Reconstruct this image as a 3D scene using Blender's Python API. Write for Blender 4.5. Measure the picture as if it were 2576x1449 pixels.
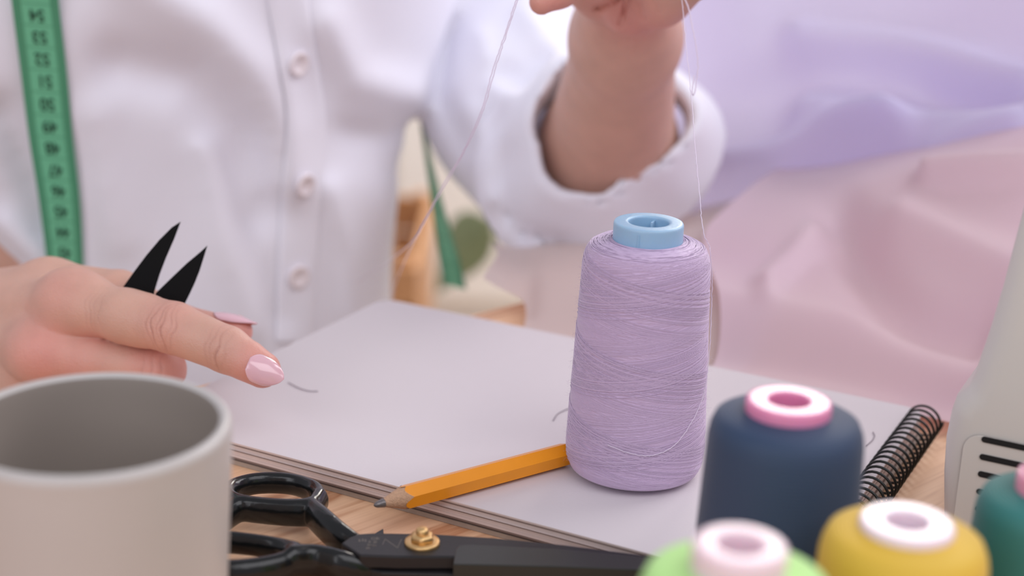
import bpy, bmesh, math, random
import numpy as np
from mathutils import Vector, Matrix
random.seed(7); rng = np.random.RandomState(7)
for _o in list(bpy.data.objects): bpy.data.objects.remove(_o)
SC = bpy.context.scene; COL = SC.collection
PI = math.pi
# ---------------------------------------------------------------- camera
FPX, PITCH, ROLL, CH = 3900.0, math.radians(18), math.radians(2.0), .21
FW = np.array([0, math.cos(PITCH), -math.sin(PITCH)])
_r0 = np.array([1., 0, 0]); _u0 = np.cross(_r0, FW)
RT = _r0*math.cos(ROLL) + _u0*math.sin(ROLL); UP = _u0*math.cos(ROLL) - _r0*math.sin(ROLL)
CAMP = np.array([0, 0, CH])
cd = bpy.data.cameras.new('camera'); cam = bpy.data.objects.new('camera', cd); COL.objects.link(cam)
cam.matrix_world = Matrix(((RT[0], UP[0], -FW[0], 0), (RT[1], UP[1], -FW[1], 0), (RT[2], UP[2], -FW[2], CH), (0, 0, 0, 1)))
cd.sensor_width = 36; cd.lens = 36*FPX/2576; cd.clip_start = .02; cd.clip_end = 50
cd.dof.use_dof = True; cd.dof.focus_distance = .468; cd.dof.aperture_fstop = 6.8
SC.camera = cam
# ---------------------------------------------------------------- light
SC.view_settings.view_transform = 'Standard'; SC.view_settings.look = 'None'
SC.view_settings.gamma = 1; SC.view_settings.exposure = 0.12; SC.view_settings.use_curve_mapping = False
W = bpy.data.worlds.new('world'); SC.world = W; W.use_nodes = True
_bg = W.node_tree.nodes['Background']; _bg.inputs[0].default_value = (.86, .85, .94, 1); _bg.inputs[1].default_value = .46
def area(name, loc, tgt, sx, sy, power, col):
    l = bpy.data.lights.new(name, 'AREA'); l.shape = 'RECTANGLE'; l.size = sx; l.size_y = sy; l.energy = power; l.color = col
    o = bpy.data.objects.new(name, l); COL.objects.link(o); o.location = loc
    o.rotation_euler = (Vector(tgt)-Vector(loc)).to_track_quat('-Z', 'Y').to_euler(); return o
area('window_light_right', (1.3, 1.35, 1.15), (0, .55, 0), 1.1, 1.1, 17, (1, .95, .98))
area('fill_light_front', (.75, -.45, 1.45), (0, .5, .05), 1.5, 1.2, 11.5, (.97, .96, 1))  # added fill from above the camera side, no window stands there
area('fill_light_left', (-.9, -.9, .95), (-.1, .7, .05), 1.5, 1.1, 9.5, (.95, .95, 1))  # added weak fill for the shirt and arms, not a room lamp
area('window_light_far', (.78, 3.1, 1.28), (.07, .4, .07), .75, .55, 16, (1, .94, .86))
area('fill_light_back', (.2, 2.35, 1.1), (0, 3.2, -.35), 1.5, .8, 34, (.97, .97, .96))  # added fill to brighten the back wall and cabinet

def P(u, v, d):            # a point seen at photo position (u, v), d metres along the view
    return CAMP + (FW + RT*((u-1288)/FPX) - UP*((v-724.5)/FPX))*d
def Z(u, v, z):            # the same on the level z
    r = FW + RT*((u-1288)/FPX) - UP*((v-724.5)/FPX); return CAMP + r*((z-CH)/r[2])

# ---------------------------------------------------------------- helpers
def mat(name, col, rough=.6, bump=0, bscale=200, metal=0, sss=0, spec=.5, sheen=0, coat=0, var=0, vscale=30, trans=0, detail=3):
    m = bpy.data.materials.new(name); m.use_nodes = True; nt = m.node_tree; b = nt.nodes['Principled BSDF']
    b.inputs['Base Color'].default_value = (*col, 1); b.inputs['Roughness'].default_value = rough
    b.inputs['Metallic'].default_value = metal; b.inputs['Specular IOR Level'].default_value = spec
    b.inputs['Sheen Weight'].default_value = sheen; b.inputs['Coat Weight'].default_value = coat; b.inputs['Coat Roughness'].default_value = .15
    if sss:
        b.inputs['Subsurface Weight'].default_value = sss; b.inputs['Subsurface Radius'].default_value = (1, .35, .2); b.inputs['Subsurface Scale'].default_value = .004
    if trans: b.inputs['Transmission Weight'].default_value = trans
    tc = nt.nodes.new('ShaderNodeTexCoord')
    if bump or var:
        n = nt.nodes.new('ShaderNodeTexNoise'); n.inputs['Scale'].default_value = bscale; n.inputs['Detail'].default_value = detail
        nt.links.new(tc.outputs['Object'], n.inputs['Vector'])
    if bump:
        bp = nt.nodes.new('ShaderNodeBump'); bp.inputs['Strength'].default_value = bump; bp.inputs['Distance'].default_value = .0005
        nt.links.new(n.outputs['Fac'], bp.inputs['Height']); nt.links.new(bp.outputs['Normal'], b.inputs['Normal'])
    if var:
        n2 = nt.nodes.new('ShaderNodeTexNoise'); n2.inputs['Scale'].default_value = vscale; n2.inputs['Detail'].default_value = 3
        nt.links.new(tc.outputs['Object'], n2.inputs['Vector'])
        mx = nt.nodes.new('ShaderNodeMix'); mx.data_type = 'RGBA'
        mx.inputs[6].default_value = (*[c*(1-var) for c in col], 1); mx.inputs[7].default_value = (*[min(1, c*(1+var)) for c in col], 1)
        nt.links.new(n2.outputs['Fac'], mx.inputs[0]); nt.links.new(mx.outputs[2], b.inputs['Base Color'])
    return m
def lin(r, g, b):          # sRGB 0..255 to linear
    return tuple((c/255/12.92 if c/255 <= .04045 else ((c/255+.055)/1.055)**2.4) for c in (r, g, b))
def mesh_obj(name, verts, faces, m, parent=None, smooth=True, mi=None, uvs=None):
    me = bpy.data.meshes.new(name); me.from_pydata([tuple(map(float, v)) for v in verts], [], [tuple(map(int, f)) for f in faces])
    ms = m if isinstance(m, (list, tuple)) else [m]
    for x in ms: me.materials.append(x)
    if mi is not None: me.polygons.foreach_set('material_index', list(map(int, mi)))
    if smooth: me.polygons.foreach_set('use_smooth', [True]*len(me.polygons))
    if uvs is not None:
        l = me.uv_layers.new(name='UVMap'); vi = np.zeros(len(me.loops), int); me.loops.foreach_get('vertex_index', vi)
        l.data.foreach_set('uv', np.asarray(uvs, float)[vi].ravel())
    me.update(); o = bpy.data.objects.new(name, me); COL.objects.link(o)
    if parent is not None: o.parent = parent
    return o
def tag(o, label=None, cat=None, group=None, kind=None):
    for k, v in (('label', label), ('category', cat), ('group', group), ('kind', kind)):
        if v: o[k] = v
    return o
def thing(name, label, cat, loc=(0, 0, 0), rz=0, group=None):
    o = bpy.data.objects.new(name, None); COL.objects.link(o); o.location = loc; o.rotation_euler = (0, 0, rz); o.empty_display_size = .01
    return tag(o, label, cat, group)
def fix(o):                # children given in world coordinates: undo the root's transform
    for c in o.children: c.matrix_parent_inverse = Matrix.LocRotScale(o.location, o.rotation_euler, None).inverted()
class MB:
    def __init__(s): s.v = []; s.f = []; s.m = []
    def add(s, v, f, m=0):
        n = len(s.v); s.v += [tuple(map(float, x)) for x in v]; s.f += [tuple(int(i)+n for i in q) for q in f]; s.m += [m]*len(f); return s
    def build(s, name, mt, parent=None, smooth=True): return mesh_obj(name, s.v, s.f, mt, parent, smooth, s.m)
def box_vf(x0, x1, y0, y1, z0, z1):
    v = [(x, y, z) for z in (z0, z1) for y in (y0, y1) for x in (x0, x1)]
    return v, [(0, 2, 3, 1), (4, 5, 7, 6), (0, 1, 5, 4), (2, 6, 7, 3), (0, 4, 6, 2), (1, 3, 7, 5)]
def bevel(o, w, seg=3, angle=30):
    md = o.modifiers.new('bevel', 'BEVEL'); md.width = w; md.segments = seg; md.limit_method = 'ANGLE'; md.angle_limit = math.radians(angle); return o
def subsurf(o, n=1):
    md = o.modifiers.new('subsurf', 'SUBSURF'); md.levels = n; md.render_levels = n; return o
def lathe_vf(prof, seg=64, c=(0, 0, 0)):
    v = []; f = []; n = len(prof)
    for i in range(seg):
        a = 2*PI*i/seg
        for r, z in prof: v.append((c[0]+r*math.cos(a), c[1]+r*math.sin(a), c[2]+z))
    for i in range(seg):
        j = (i+1) % seg
        for k in range(n-1): f.append((i*n+k, j*n+k, j*n+k+1, i*n+k+1))
    return v, f
def lathe(name, prof, m, parent=None, seg=64, uv=False, c=(0, 0, 0)):
    if not uv:
        v, f = lathe_vf(prof, seg, c); return mesh_obj(name, v, f, m, parent)
    v = []; f = []; uvs = []; n = len(prof); L = [0]
    for k in range(1, n): L.append(L[-1]+math.hypot(prof[k][0]-prof[k-1][0], prof[k][1]-prof[k-1][1]))
    for i in range(seg+1):
        a = 2*PI*i/seg
        for k, (r, z) in enumerate(prof): v.append((c[0]+r*math.cos(a), c[1]+r*math.sin(a), c[2]+z)); uvs.append((i/seg, L[k]))
    for i in range(seg):
        for k in range(n-1): f.append((i*n+k, (i+1)*n+k, (i+1)*n+k+1, i*n+k+1))
    return mesh_obj(name, v, f, m, parent, uvs=uvs)
def spline(pts, n):        # Catmull-Rom through rows of any width
    p = np.array(pts, float); p = np.vstack([2*p[0]-p[1], p, 2*p[-1]-p[-2]]); out = []
    S = len(p)-3
    for t in np.linspace(0, S, n):
        i = min(int(t), S-1); s = t-i; a, b, c, d = p[i:i+4]
        out.append(.5*(2*b + (c-a)*s + (2*a-5*b+4*c-d)*s*s + (3*b-a-3*c+d)*s**3))
    return np.array(out)
def tube_vf(path, rad, seg=8, closed=False, flat=None, upv=(0, 0, 1)):
    path = np.asarray(path, float); n = len(path); rad = np.broadcast_to(np.asarray(rad, float), (n,)) if np.ndim(rad) < 2 else np.asarray(rad)
    if closed: T = np.roll(path, -1, 0)-np.roll(path, 1, 0)
    else: T = np.gradient(path, axis=0)
    T /= np.linalg.norm(T, axis=1)[:, None]+1e-12
    v = []; up = np.array(upv, float)
    for i in range(n):
        a = np.cross(T[i], up)
        if np.linalg.norm(a) < 1e-3: a = np.cross(T[i], (1, .1, 0))
        a /= np.linalg.norm(a); b = np.cross(a, T[i])
        ra, rb = (rad[i], rad[i]) if np.ndim(rad) < 2 else rad[i]
        for k in range(seg):
            t = 2*PI*k/seg; ct, st = math.cos(t), math.sin(t)
            if flat: ct = math.copysign(abs(ct)**flat, ct); st = math.copysign(abs(st)**flat, st)
            v.append(path[i]+a*ct*ra+b*st*rb)
    f = []
    for i in range(n if closed else n-1):
        j = (i+1) % n
        for k in range(seg): f.append((i*seg+k, i*seg+(k+1) % seg, j*seg+(k+1) % seg, j*seg+k))
    if not closed: f.append(tuple(range(seg-1, -1, -1))); f.append(tuple((n-1)*seg+k for k in range(seg)))
    return v, f
def prism_vf(poly, ex, ey, o, th, n):   # polygon in a plane (o, ex, ey), thickness th along n
    o, ex, ey, n = map(lambda a: np.array(a, float), (o, ex, ey, n)); k = len(poly)
    a = [o+ex*x+ey*y for x, y in poly]; v = a+[q+n*th for q in a]
    f = [tuple(range(k-1, -1, -1)), tuple(range(k, 2*k))]+[(i, (i+1) % k, k+(i+1) % k, k+i) for i in range(k)]
    return v, f

# ---- implicit surfaces: bodies, cloth and cast handles grow from smoothly joined limbs
def rcone(X, a, b, ra, rb):
    a = np.array(a); b = np.array(b); d = b-a; h = np.clip(((X-a)@d)/(d@d), 0, 1)
    return np.linalg.norm(X-a-h[..., None]*d, axis=-1)-(ra+(rb-ra)*h)
def ell(X, c, R, axes=None):
    q = X-np.array(c)
    if axes is not None: q = q@np.array(axes).T
    R = np.array(R); k = np.linalg.norm(q/R, axis=-1); return (k-1)*R.min() if R.max()/R.min() < 1.3 else k*(k-1)/(np.linalg.norm(q/R**2, axis=-1)+1e-9)
def smin(a, b, k):
    h = np.clip(.5+.5*(b-a)/k, 0, 1); return b+(a-b)*h-k*h*(1-h)
def nets(fn, lo, hi, h):
    lo = np.array(lo, float); hi = np.array(hi, float); n = np.ceil((hi-lo)/h).astype(int)+1
    xs = [lo[i]+h*np.arange(n[i]) for i in range(3)]
    F = np.empty(n, np.float32); B = 12
    cs = [xs[i][0]+h*(B*np.arange(-(-n[i]//B))+B/2) for i in range(3)]
    Fc = fn(np.stack(np.meshgrid(*cs, indexing='ij'), -1))
    for i, j, k in np.ndindex(*Fc.shape):
        sl = (slice(i*B, i*B+B), slice(j*B, j*B+B), slice(k*B, k*B+B))
        if abs(Fc[i, j, k]) > B*h*1.25+.004: F[sl] = Fc[i, j, k]; continue
        F[sl] = fn(np.stack(np.meshgrid(xs[0][sl[0]], xs[1][sl[1]], xs[2][sl[2]], indexing='ij'), -1))
    s = F < 0; cnt = np.zeros(n-1, np.int32); acc = np.zeros((*(n-1), 3))
    for ax in range(3):
        sl0 = [slice(None)]*3; sl1 = [slice(None)]*3; sl0[ax] = slice(0, -1); sl1[ax] = slice(1, None)
        a = F[tuple(sl0)]; b = F[tuple(sl1)]; cr = s[tuple(sl0)] != s[tuple(sl1)]
        t = np.where(cr, a/(a-b+1e-20), 0)
        o1, o2 = [q for q in range(3) if q != ax]
        for d1 in (0, 1):
            for d2 in (0, 1):
                q = [slice(None)]*3; q[o1] = slice(d1, n[o1]-1+d1); q[o2] = slice(d2, n[o2]-1+d2)
                c = cr[tuple(q)]; tt = t[tuple(q)]; cnt += c
                acc[..., ax] += np.where(c, tt, 0); acc[..., o1] += c*d1; acc[..., o2] += c*d2
    act = cnt > 0; idx = -np.ones(n-1, np.int64); idx[act] = np.arange(act.sum())
    ij = np.argwhere(act); V = lo+h*(ij+acc[act]/cnt[act][:, None]); Q = []
    for ax in range(3):
        o1, o2 = (ax+1) % 3, (ax+2) % 3
        sl0 = [slice(None)]*3; sl1 = [slice(None)]*3; sl0[ax] = slice(0, -1); sl1[ax] = slice(1, None)
        s0 = s[tuple(sl0)]; s1 = s[tuple(sl1)]; e = np.argwhere(s0 != s1)
        e = e[(e[:, o1] > 0) & (e[:, o2] > 0) & (e[:, o1] < n[o1]-1) & (e[:, o2] < n[o2]-1)]
        if not len(e): continue
        fl = s0[tuple(e.T)]
        def at(d1, d2): q = e.copy(); q[:, o1] -= d1; q[:, o2] -= d2; return idx[tuple(q.T)]
        q4 = np.stack([at(1, 1), at(0, 1), at(0, 0), at(1, 0)], 1); q4[~fl] = q4[~fl][:, ::-1]; Q.append(q4)
    return V, np.vstack(Q)
def vnoise(X, s, seed=0):  # cheap smooth noise from a few rotated sines
    r = np.random.RandomState(seed); o = 0
    for k in range(6):
        d = r.normal(size=3); d /= np.linalg.norm(d); o = o+np.sin((X@d)*s*(1+.35*k)+r.rand()*6.28+1.3*np.sin((X@r.normal(size=3))*s*.5))
    return o/6
# ---------------------------------------------------------------- setting
def pmat(name): m = bpy.data.materials.new(name); m.use_nodes = True; return m, m.node_tree, m.node_tree.nodes['Principled BSDF']
def wood_mat(name, c1, c2, ang):
    m, nt, b = pmat(name); N = nt.nodes.new; L = nt.links.new
    tc = N('ShaderNodeTexCoord'); mp = N('ShaderNodeMapping'); mp.vector_type = 'TEXTURE'; mp.inputs['Rotation'].default_value = (0, 0, ang)
    L(tc.outputs['Object'], mp.inputs['Vector'])
    m2 = N('ShaderNodeMapping'); m2.inputs['Scale'].default_value = (3.2, 30, 30); L(mp.outputs[0], m2.inputs['Vector'])
    n0 = N('ShaderNodeTexNoise'); n0.inputs['Scale'].default_value = 3; n0.inputs['Detail'].default_value = 2; n0.inputs['Distortion'].default_value = .8; L(m2.outputs[0], n0.inputs['Vector'])
    mul = N('ShaderNodeMath'); mul.operation = 'MULTIPLY'; mul.inputs[1].default_value = 7; L(n0.outputs['Fac'], mul.inputs[0])
    fr = N('ShaderNodeMath'); fr.operation = 'PINGPONG'; fr.inputs[1].default_value = 1; L(mul.outputs[0], fr.inputs[0])
    m3 = N('ShaderNodeMapping'); m3.inputs['Scale'].default_value = (18, 420, 420); L(mp.outputs[0], m3.inputs['Vector'])
    n1 = N('ShaderNodeTexNoise'); n1.inputs['Scale'].default_value = 2.2; n1.inputs['Detail'].default_value = 4; L(m3.outputs[0], n1.inputs['Vector'])
    pw = N('ShaderNodeMath'); pw.operation = 'POWER'; pw.inputs[1].default_value = 2.2; L(fr.outputs[0], pw.inputs[0])
    ad = N('ShaderNodeMath'); ad.operation = 'MULTIPLY_ADD'; ad.inputs[1].default_value = .55; L(n1.outputs['Fac'], ad.inputs[0]); L(pw.outputs[0], ad.inputs[2])
    sb = N('ShaderNodeMath'); sb.operation = 'SUBTRACT'; sb.inputs[1].default_value = .22; sb.use_clamp = True; L(ad.outputs[0], sb.inputs[0])
    mx = N('ShaderNodeMix'); mx.data_type = 'RGBA'; mx.inputs[6].default_value = (*c1, 1); mx.inputs[7].default_value = (*c2, 1)
    L(sb.outputs[0], mx.inputs[0]); L(mx.outputs[2], b.inputs['Base Color']); b.inputs['Roughness'].default_value = .48
    return m
E0 = Z(1180, 790, 0); TA = math.radians(43); DT = np.array([math.cos(TA), math.sin(TA), 0]); NI = np.array([math.sin(TA), -math.cos(TA), 0])
M_wall = mat('wall_paint', lin(222, 212, 203), .8, var=.03, vscale=2)
M_floor = wood_mat('floor_wood', lin(215, 200, 185), lin(190, 172, 155), 0)
tag(mesh_obj('floor', *box_vf(-2.5, 3.2, -1.6, 3.4, -.80, -.75), M_floor, smooth=False), kind='structure')
tag(mesh_obj('wall_back', *box_vf(-2.5, 3.2, 3.3, 3.4, -.75, 1.9), M_wall, smooth=False), kind='structure')
tag(mesh_obj('baseboard_back', *box_vf(-2.5, 3.2, 3.28, 3.3, -.75, -.66), mat('trim_white', lin(235, 230, 228), .5), smooth=False), kind='structure')

M_table = wood_mat('table_wood', lin(244, 200, 162), lin(198, 140, 102), TA)
tb = thing('table', 'light wooden table carrying the notebook, shears and thread cones', 'table', tuple(E0+NI*.4+np.array([0, 0, -.75])))
poly = [E0+DT*s+NI*t for s, t in ((-.95, 0), (1.25, 0), (1.25, .8), (-.95, .8))]
tv = [(*p[:2], -.028) for p in poly]+[(*p[:2], 0) for p in poly]
bevel(mesh_obj('tabletop', tv, [(3, 2, 1, 0), (4, 5, 6, 7)]+[(i, (i+1) % 4, 4+(i+1) % 4, 4+i) for i in range(4)], M_table, tb, smooth=False), .002, 2)
for s in (-.88, 1.18):
    for t in (.07, .73):
        p = E0+DT*s+NI*t; mesh_obj('leg', *box_vf(p[0]-.025, p[0]+.025, p[1]-.025, p[1]+.025, -.75, -.028), M_table, tb, smooth=False)
fix(tb)

# room beyond the table, far out of focus
cab = thing('cabinet', 'white cabinet against the back wall, seen beyond the gap under the arm', 'cabinet', (-.02, 3.0, -.75))
M_cab = mat('cabinet_white', lin(224, 219, 213), .5)
bevel(mesh_obj('body', *box_vf(-.225, .9, 2.75, 3.25, -.75, .1), M_cab, cab, smooth=False), .006)
for i in range(2):
    d = mesh_obj('door', *box_vf(-.215+i*.56, .335+i*.56, 2.73, 2.75, -.70, .08), M_cab, cab, smooth=False)
    v, f = tube_vf([(.29+i*.1, 2.715, -.25), (.29+i*.1, 2.715, -.12)], .006, 8); h = mesh_obj('handle', v, f, mat('handle_metal', (.5, .5, .5), .3, metal=1), d)
fix(cab)
bxm = wood_mat('crate_wood', lin(190, 140, 95), lin(160, 110, 72), 0)
cr = thing('wooden_crate', 'tan wooden crate on the floor, a blurred brown patch beyond the table edge', 'crate', (-.36, 2.28, -.75))
mb = MB()
for k in range(5):
    z0 = -.75+k*.062+.004
    for a in (box_vf(-.62, -.145, 2.08, 2.092, z0, z0+.056), box_vf(-.62, -.145, 2.47, 2.482, z0, z0+.056), box_vf(-.632, -.62, 2.08, 2.482, z0, z0+.056), box_vf(-.145, -.133, 2.08, 2.482, z0, z0+.056)): mb.add(*a)
mb.build('slats', bxm, cr, False)
mesh_obj('bottom_board', *box_vf(-.62, -.145, 2.092, 2.47, -.75, -.74), bxm, cr, smooth=False)
for x in (-.61, -.165):
    for y in (2.094, 2.448): mesh_obj('corner_post', *box_vf(x, x+.02, y, y+.02, -.74, -.43), bxm, cr, smooth=False)
fix(cr)
M_leaf = mat('leaf_green', lin(120, 130, 92), .45, var=.2, vscale=12); M_leaf2 = mat('leaf_dark_green', lin(28, 66, 52), .45)
pl = thing('potted_plant', 'tall leafy green potted plant standing on the floor behind the raised arm', 'plant', (.07, 1.75, -.75))
lathe('pot', [(0, 0), (.085, 0), (.115, .2), (.125, .2), (.125, .225), (.11, .225), (.105, .19), (0, .19)], mat('pot_white', lin(215, 205, 200), .5), pl, 40)
rr = random.Random(3); mbs = MB(); tips = [(P(1196, 585, 1.72), 0), (P(1708, 120, 1.7), 0), (P(1712, 55, 1.76), 0), (P(1418, 22, 1.72), 1), (P(1430, -60, 1.7), 1), (P(1560, -120, 1.8), 0), (P(1500, 60, 1.85), 0), (P(1620, 100, 1.8), 0), (P(1450, -160, 1.65), 0)]
for tp, dk in tips:
    b0 = np.array([.07+rr.uniform(-.03, .03), 1.75+rr.uniform(-.03, .03), -.56]); tp = np.array(tp)
    mid = (b0+tp)/2+np.array([(.07-tp[0])*.2, 0, .1]); v, f = tube_vf(spline([b0, mid, tp], 14), .004, 6); mbs.add(v, f)
    for q in range(1 if dk == 0 else 2):
        L = (.075 if tp[0] < 0 else .12) if not dk else .1; dr = np.array([tp[0]-.07, rr.uniform(-.2, .2), rr.uniform(-.5, .1)-(.4*q)]); dr[0] = dr[0]*2+rr.uniform(-.1, .1); dr /= np.linalg.norm(dr)
        sd = np.cross(dr, (0, 1, 0)); sd /= np.linalg.norm(sd); V = []; F = []
        for i in range(9):
            t = i/8; w = .035*math.sin(PI*t**.8)*(1-.2*t)+.0005
            for j in (-1, -.5, 0, .5, 1): V.append(tp+dr*(t-.3)*L+sd*w*j+np.array([0, abs(j)*.25*w, -.04*t*t]))
        for i in range(8):
            for j in range(4): F.append((i*5+j, i*5+j+1, i*5+j+6, i*5+j+5))
        lf = mesh_obj('leaf', V, F, M_leaf2 if dk else M_leaf, pl); md = lf.modifiers.new('solid', 'SOLIDIFY'); md.thickness = .0012; subsurf(lf, 1)
mbs.build('stems', M_leaf, pl)
for c in pl.children:
    if c.name != 'pot': c.matrix_parent_inverse = Matrix.Translation(-Vector(pl.location))

# ---------------------------------------------------------------- notebook
cA, cB, cC = Z(335, 1045, .0085), Z(965, 750, .0085), Z(2370, 1040, .0085)
nx = np.array([.8893, -.4573, 0]); ny = np.array([.4573, .8893, 0]); nang = math.atan2(nx[1], nx[0])
NW, NH = .2215, .1482
nb = thing('notebook', 'blank white spiral notebook lying open on the table under the lilac thread cone', 'notebook', (cB[0]-ny[0]*NH, cB[1]-ny[1]*NH, 0), nang)
def rounded(x0, x1, y0, y1, r, n=5):
    o = []
    for cx, cy, a0 in ((x1-r, y1-r, 0), (x0+r, y1-r, 90), (x0+r, y0+r, 180), (x1-r, y0+r, 270)):
        for k in range(n+1): a = math.radians(a0+90*k/n); o.append((cx+r*math.cos(a), cy+r*math.sin(a)))
    return o
M_paper = mat('paper', lin(211, 203, 207), .75, bump=.12, bscale=900)
M_pedge = mat('page_edges', lin(218, 202, 198), .85, var=.06, vscale=400)
M_pdark = mat('page_edge_gap', lin(130, 112, 106), .9); M_board = mat('grey_board', lin(170, 154, 142), .85, var=.15, vscale=300)
mb = MB(); z = .0026; k = 0
while z < .0083:
    th = (.00085 if k % 3 else .0006) if z < .0055 else .00042
    if z+th > .0083: th = .0085-z
    top = z+th > .0083; off = rr.uniform(0, .0005) if not top else 0
    pg = rounded(off, NW, off, NH-off, .007); n = len(pg); v = [(x, y, z) for x, y in pg]+[(x, y, z+th-.00006) for x, y in pg]
    mb.add(v, [tuple(range(n, 2*n))], 0 if top else 1); mb.add(v, [tuple(range(n-1, -1, -1))]+[(i, (i+1) % n, n+(i+1) % n, n+i) for i in range(n)], 1 if (k % 4 or top) else 2)
    z += th; k += 1
    if top: break
mb.build('pages', [M_paper, M_pedge, M_pdark], nb, False)
pg = rounded(.0015, NW+.001, .0012, NH-.001, .007); n = len(pg); v = [(x, y, 0.0001) for x, y in pg]+[(x, y, .0016) for x, y in pg]
mesh_obj('back_cover', v, [tuple(range(n, 2*n)), tuple(range(n-1, -1, -1))]+[(i, (i+1) % n, n+(i+1) % n, n+i) for i in range(n)], M_board, nb, smooth=False)
pg = rounded(.0008, NW, .0016, NH-.0016, .007); v = [(x, y, 0.0016) for x, y in pg]+[(x, y, .0026) for x, y in pg]
mesh_obj('grey_backing_sheet', v, [tuple(range(n, 2*n)), tuple(range(n-1, -1, -1))]+[(i, (i+1) % n, n+(i+1) % n, n+i) for i in range(n)], M_pdark, nb, smooth=False)
R_ = .0058; nt_ = 31; path = []
for i in range(nt_*28+1):
    a = 2*PI*i/28; path.append((NW+.0012+R_*math.cos(a), .006+(NH-.009)*i/(nt_*28), .0066+R_*math.sin(a)))
v, f = tube_vf(path, .00045, 6); mesh_obj('spiral_binding', v, f, mat('black_wire', (.012, .014, .012), .3, metal=.3), nb)
M_stroke = mat('grey_fibre', lin(150, 140, 150), .8)
for pts, nm in (([(725, 962), (750, 975), (775, 983), (800, 984)], 'tiny grey curl of thread lying on the page beside the pointing fingertip'), ([(1392, 1058), (1402, 1042), (1420, 1032), (1440, 1024)], 'tiny grey curl of thread lying on the page above the pencil'), ([(2178, 1122), (2194, 1108), (2200, 1096), (2196, 1086)], 'tiny grey curl of thread lying on the page beside the spiral binding')):
    v, f = tube_vf(spline([Z(a, b, .00875) for a, b in pts], 16), .00016, 5)
    tag(mesh_obj('thread_snippet', v, f, M_stroke), nm, 'thread', 'loose thread curls on the notebook page')

# ---------------------------------------------------------------- thread cones
def thread_mat(name, col, fine=True, bump=.5):
    m, nt, b = pmat(name); N = nt.nodes.new; L = nt.links.new
    uv = N('ShaderNodeUVMap'); sp = N('ShaderNodeSeparateXYZ'); L(uv.outputs[0], sp.inputs[0]); out = []
    for sgn in (1, -1):
        q = N('ShaderNodeMath'); q.operation = 'MULTIPLY'; q.inputs[1].default_value = 2*PI*2*sgn; L(sp.outputs[0], q.inputs[0])
        w = N('ShaderNodeMath'); w.operation = 'MULTIPLY_ADD'; w.inputs[1].default_value = 7000; L(sp.outputs[1], w.inputs[0]); L(q.outputs[0], w.inputs[2])
        s = N('ShaderNodeMath'); s.operation = 'SINE'; L(w.outputs[0], s.inputs[0]); out.append(s)
    n = N('ShaderNodeTexNoise'); n.inputs['Scale'].default_value = 60; tc = N('ShaderNodeTexCoord'); L(tc.outputs['Object'], n.inputs[0])
    mx = N('ShaderNodeMix'); L(n.outputs['Fac'], mx.inputs[0]); L(out[0].outputs[0], mx.inputs[2]); L(out[1].outputs[0], mx.inputs[3])
    bp = N('ShaderNodeBump'); bp.inputs['Strength'].default_value = bump; bp.inputs['Distance'].default_value = .0001; L(mx.outputs[0], bp.inputs['Height']); L(bp.outputs[0], b.inputs['Normal'])
    b.inputs['Base Color'].default_value = (*col, 1); b.inputs['Roughness'].default_value = .62; b.inputs['Sheen Weight'].default_value = .35 if 'lilac' in name else .16; b.inputs['Sheen Roughness'].default_value = .4
    return m
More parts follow.
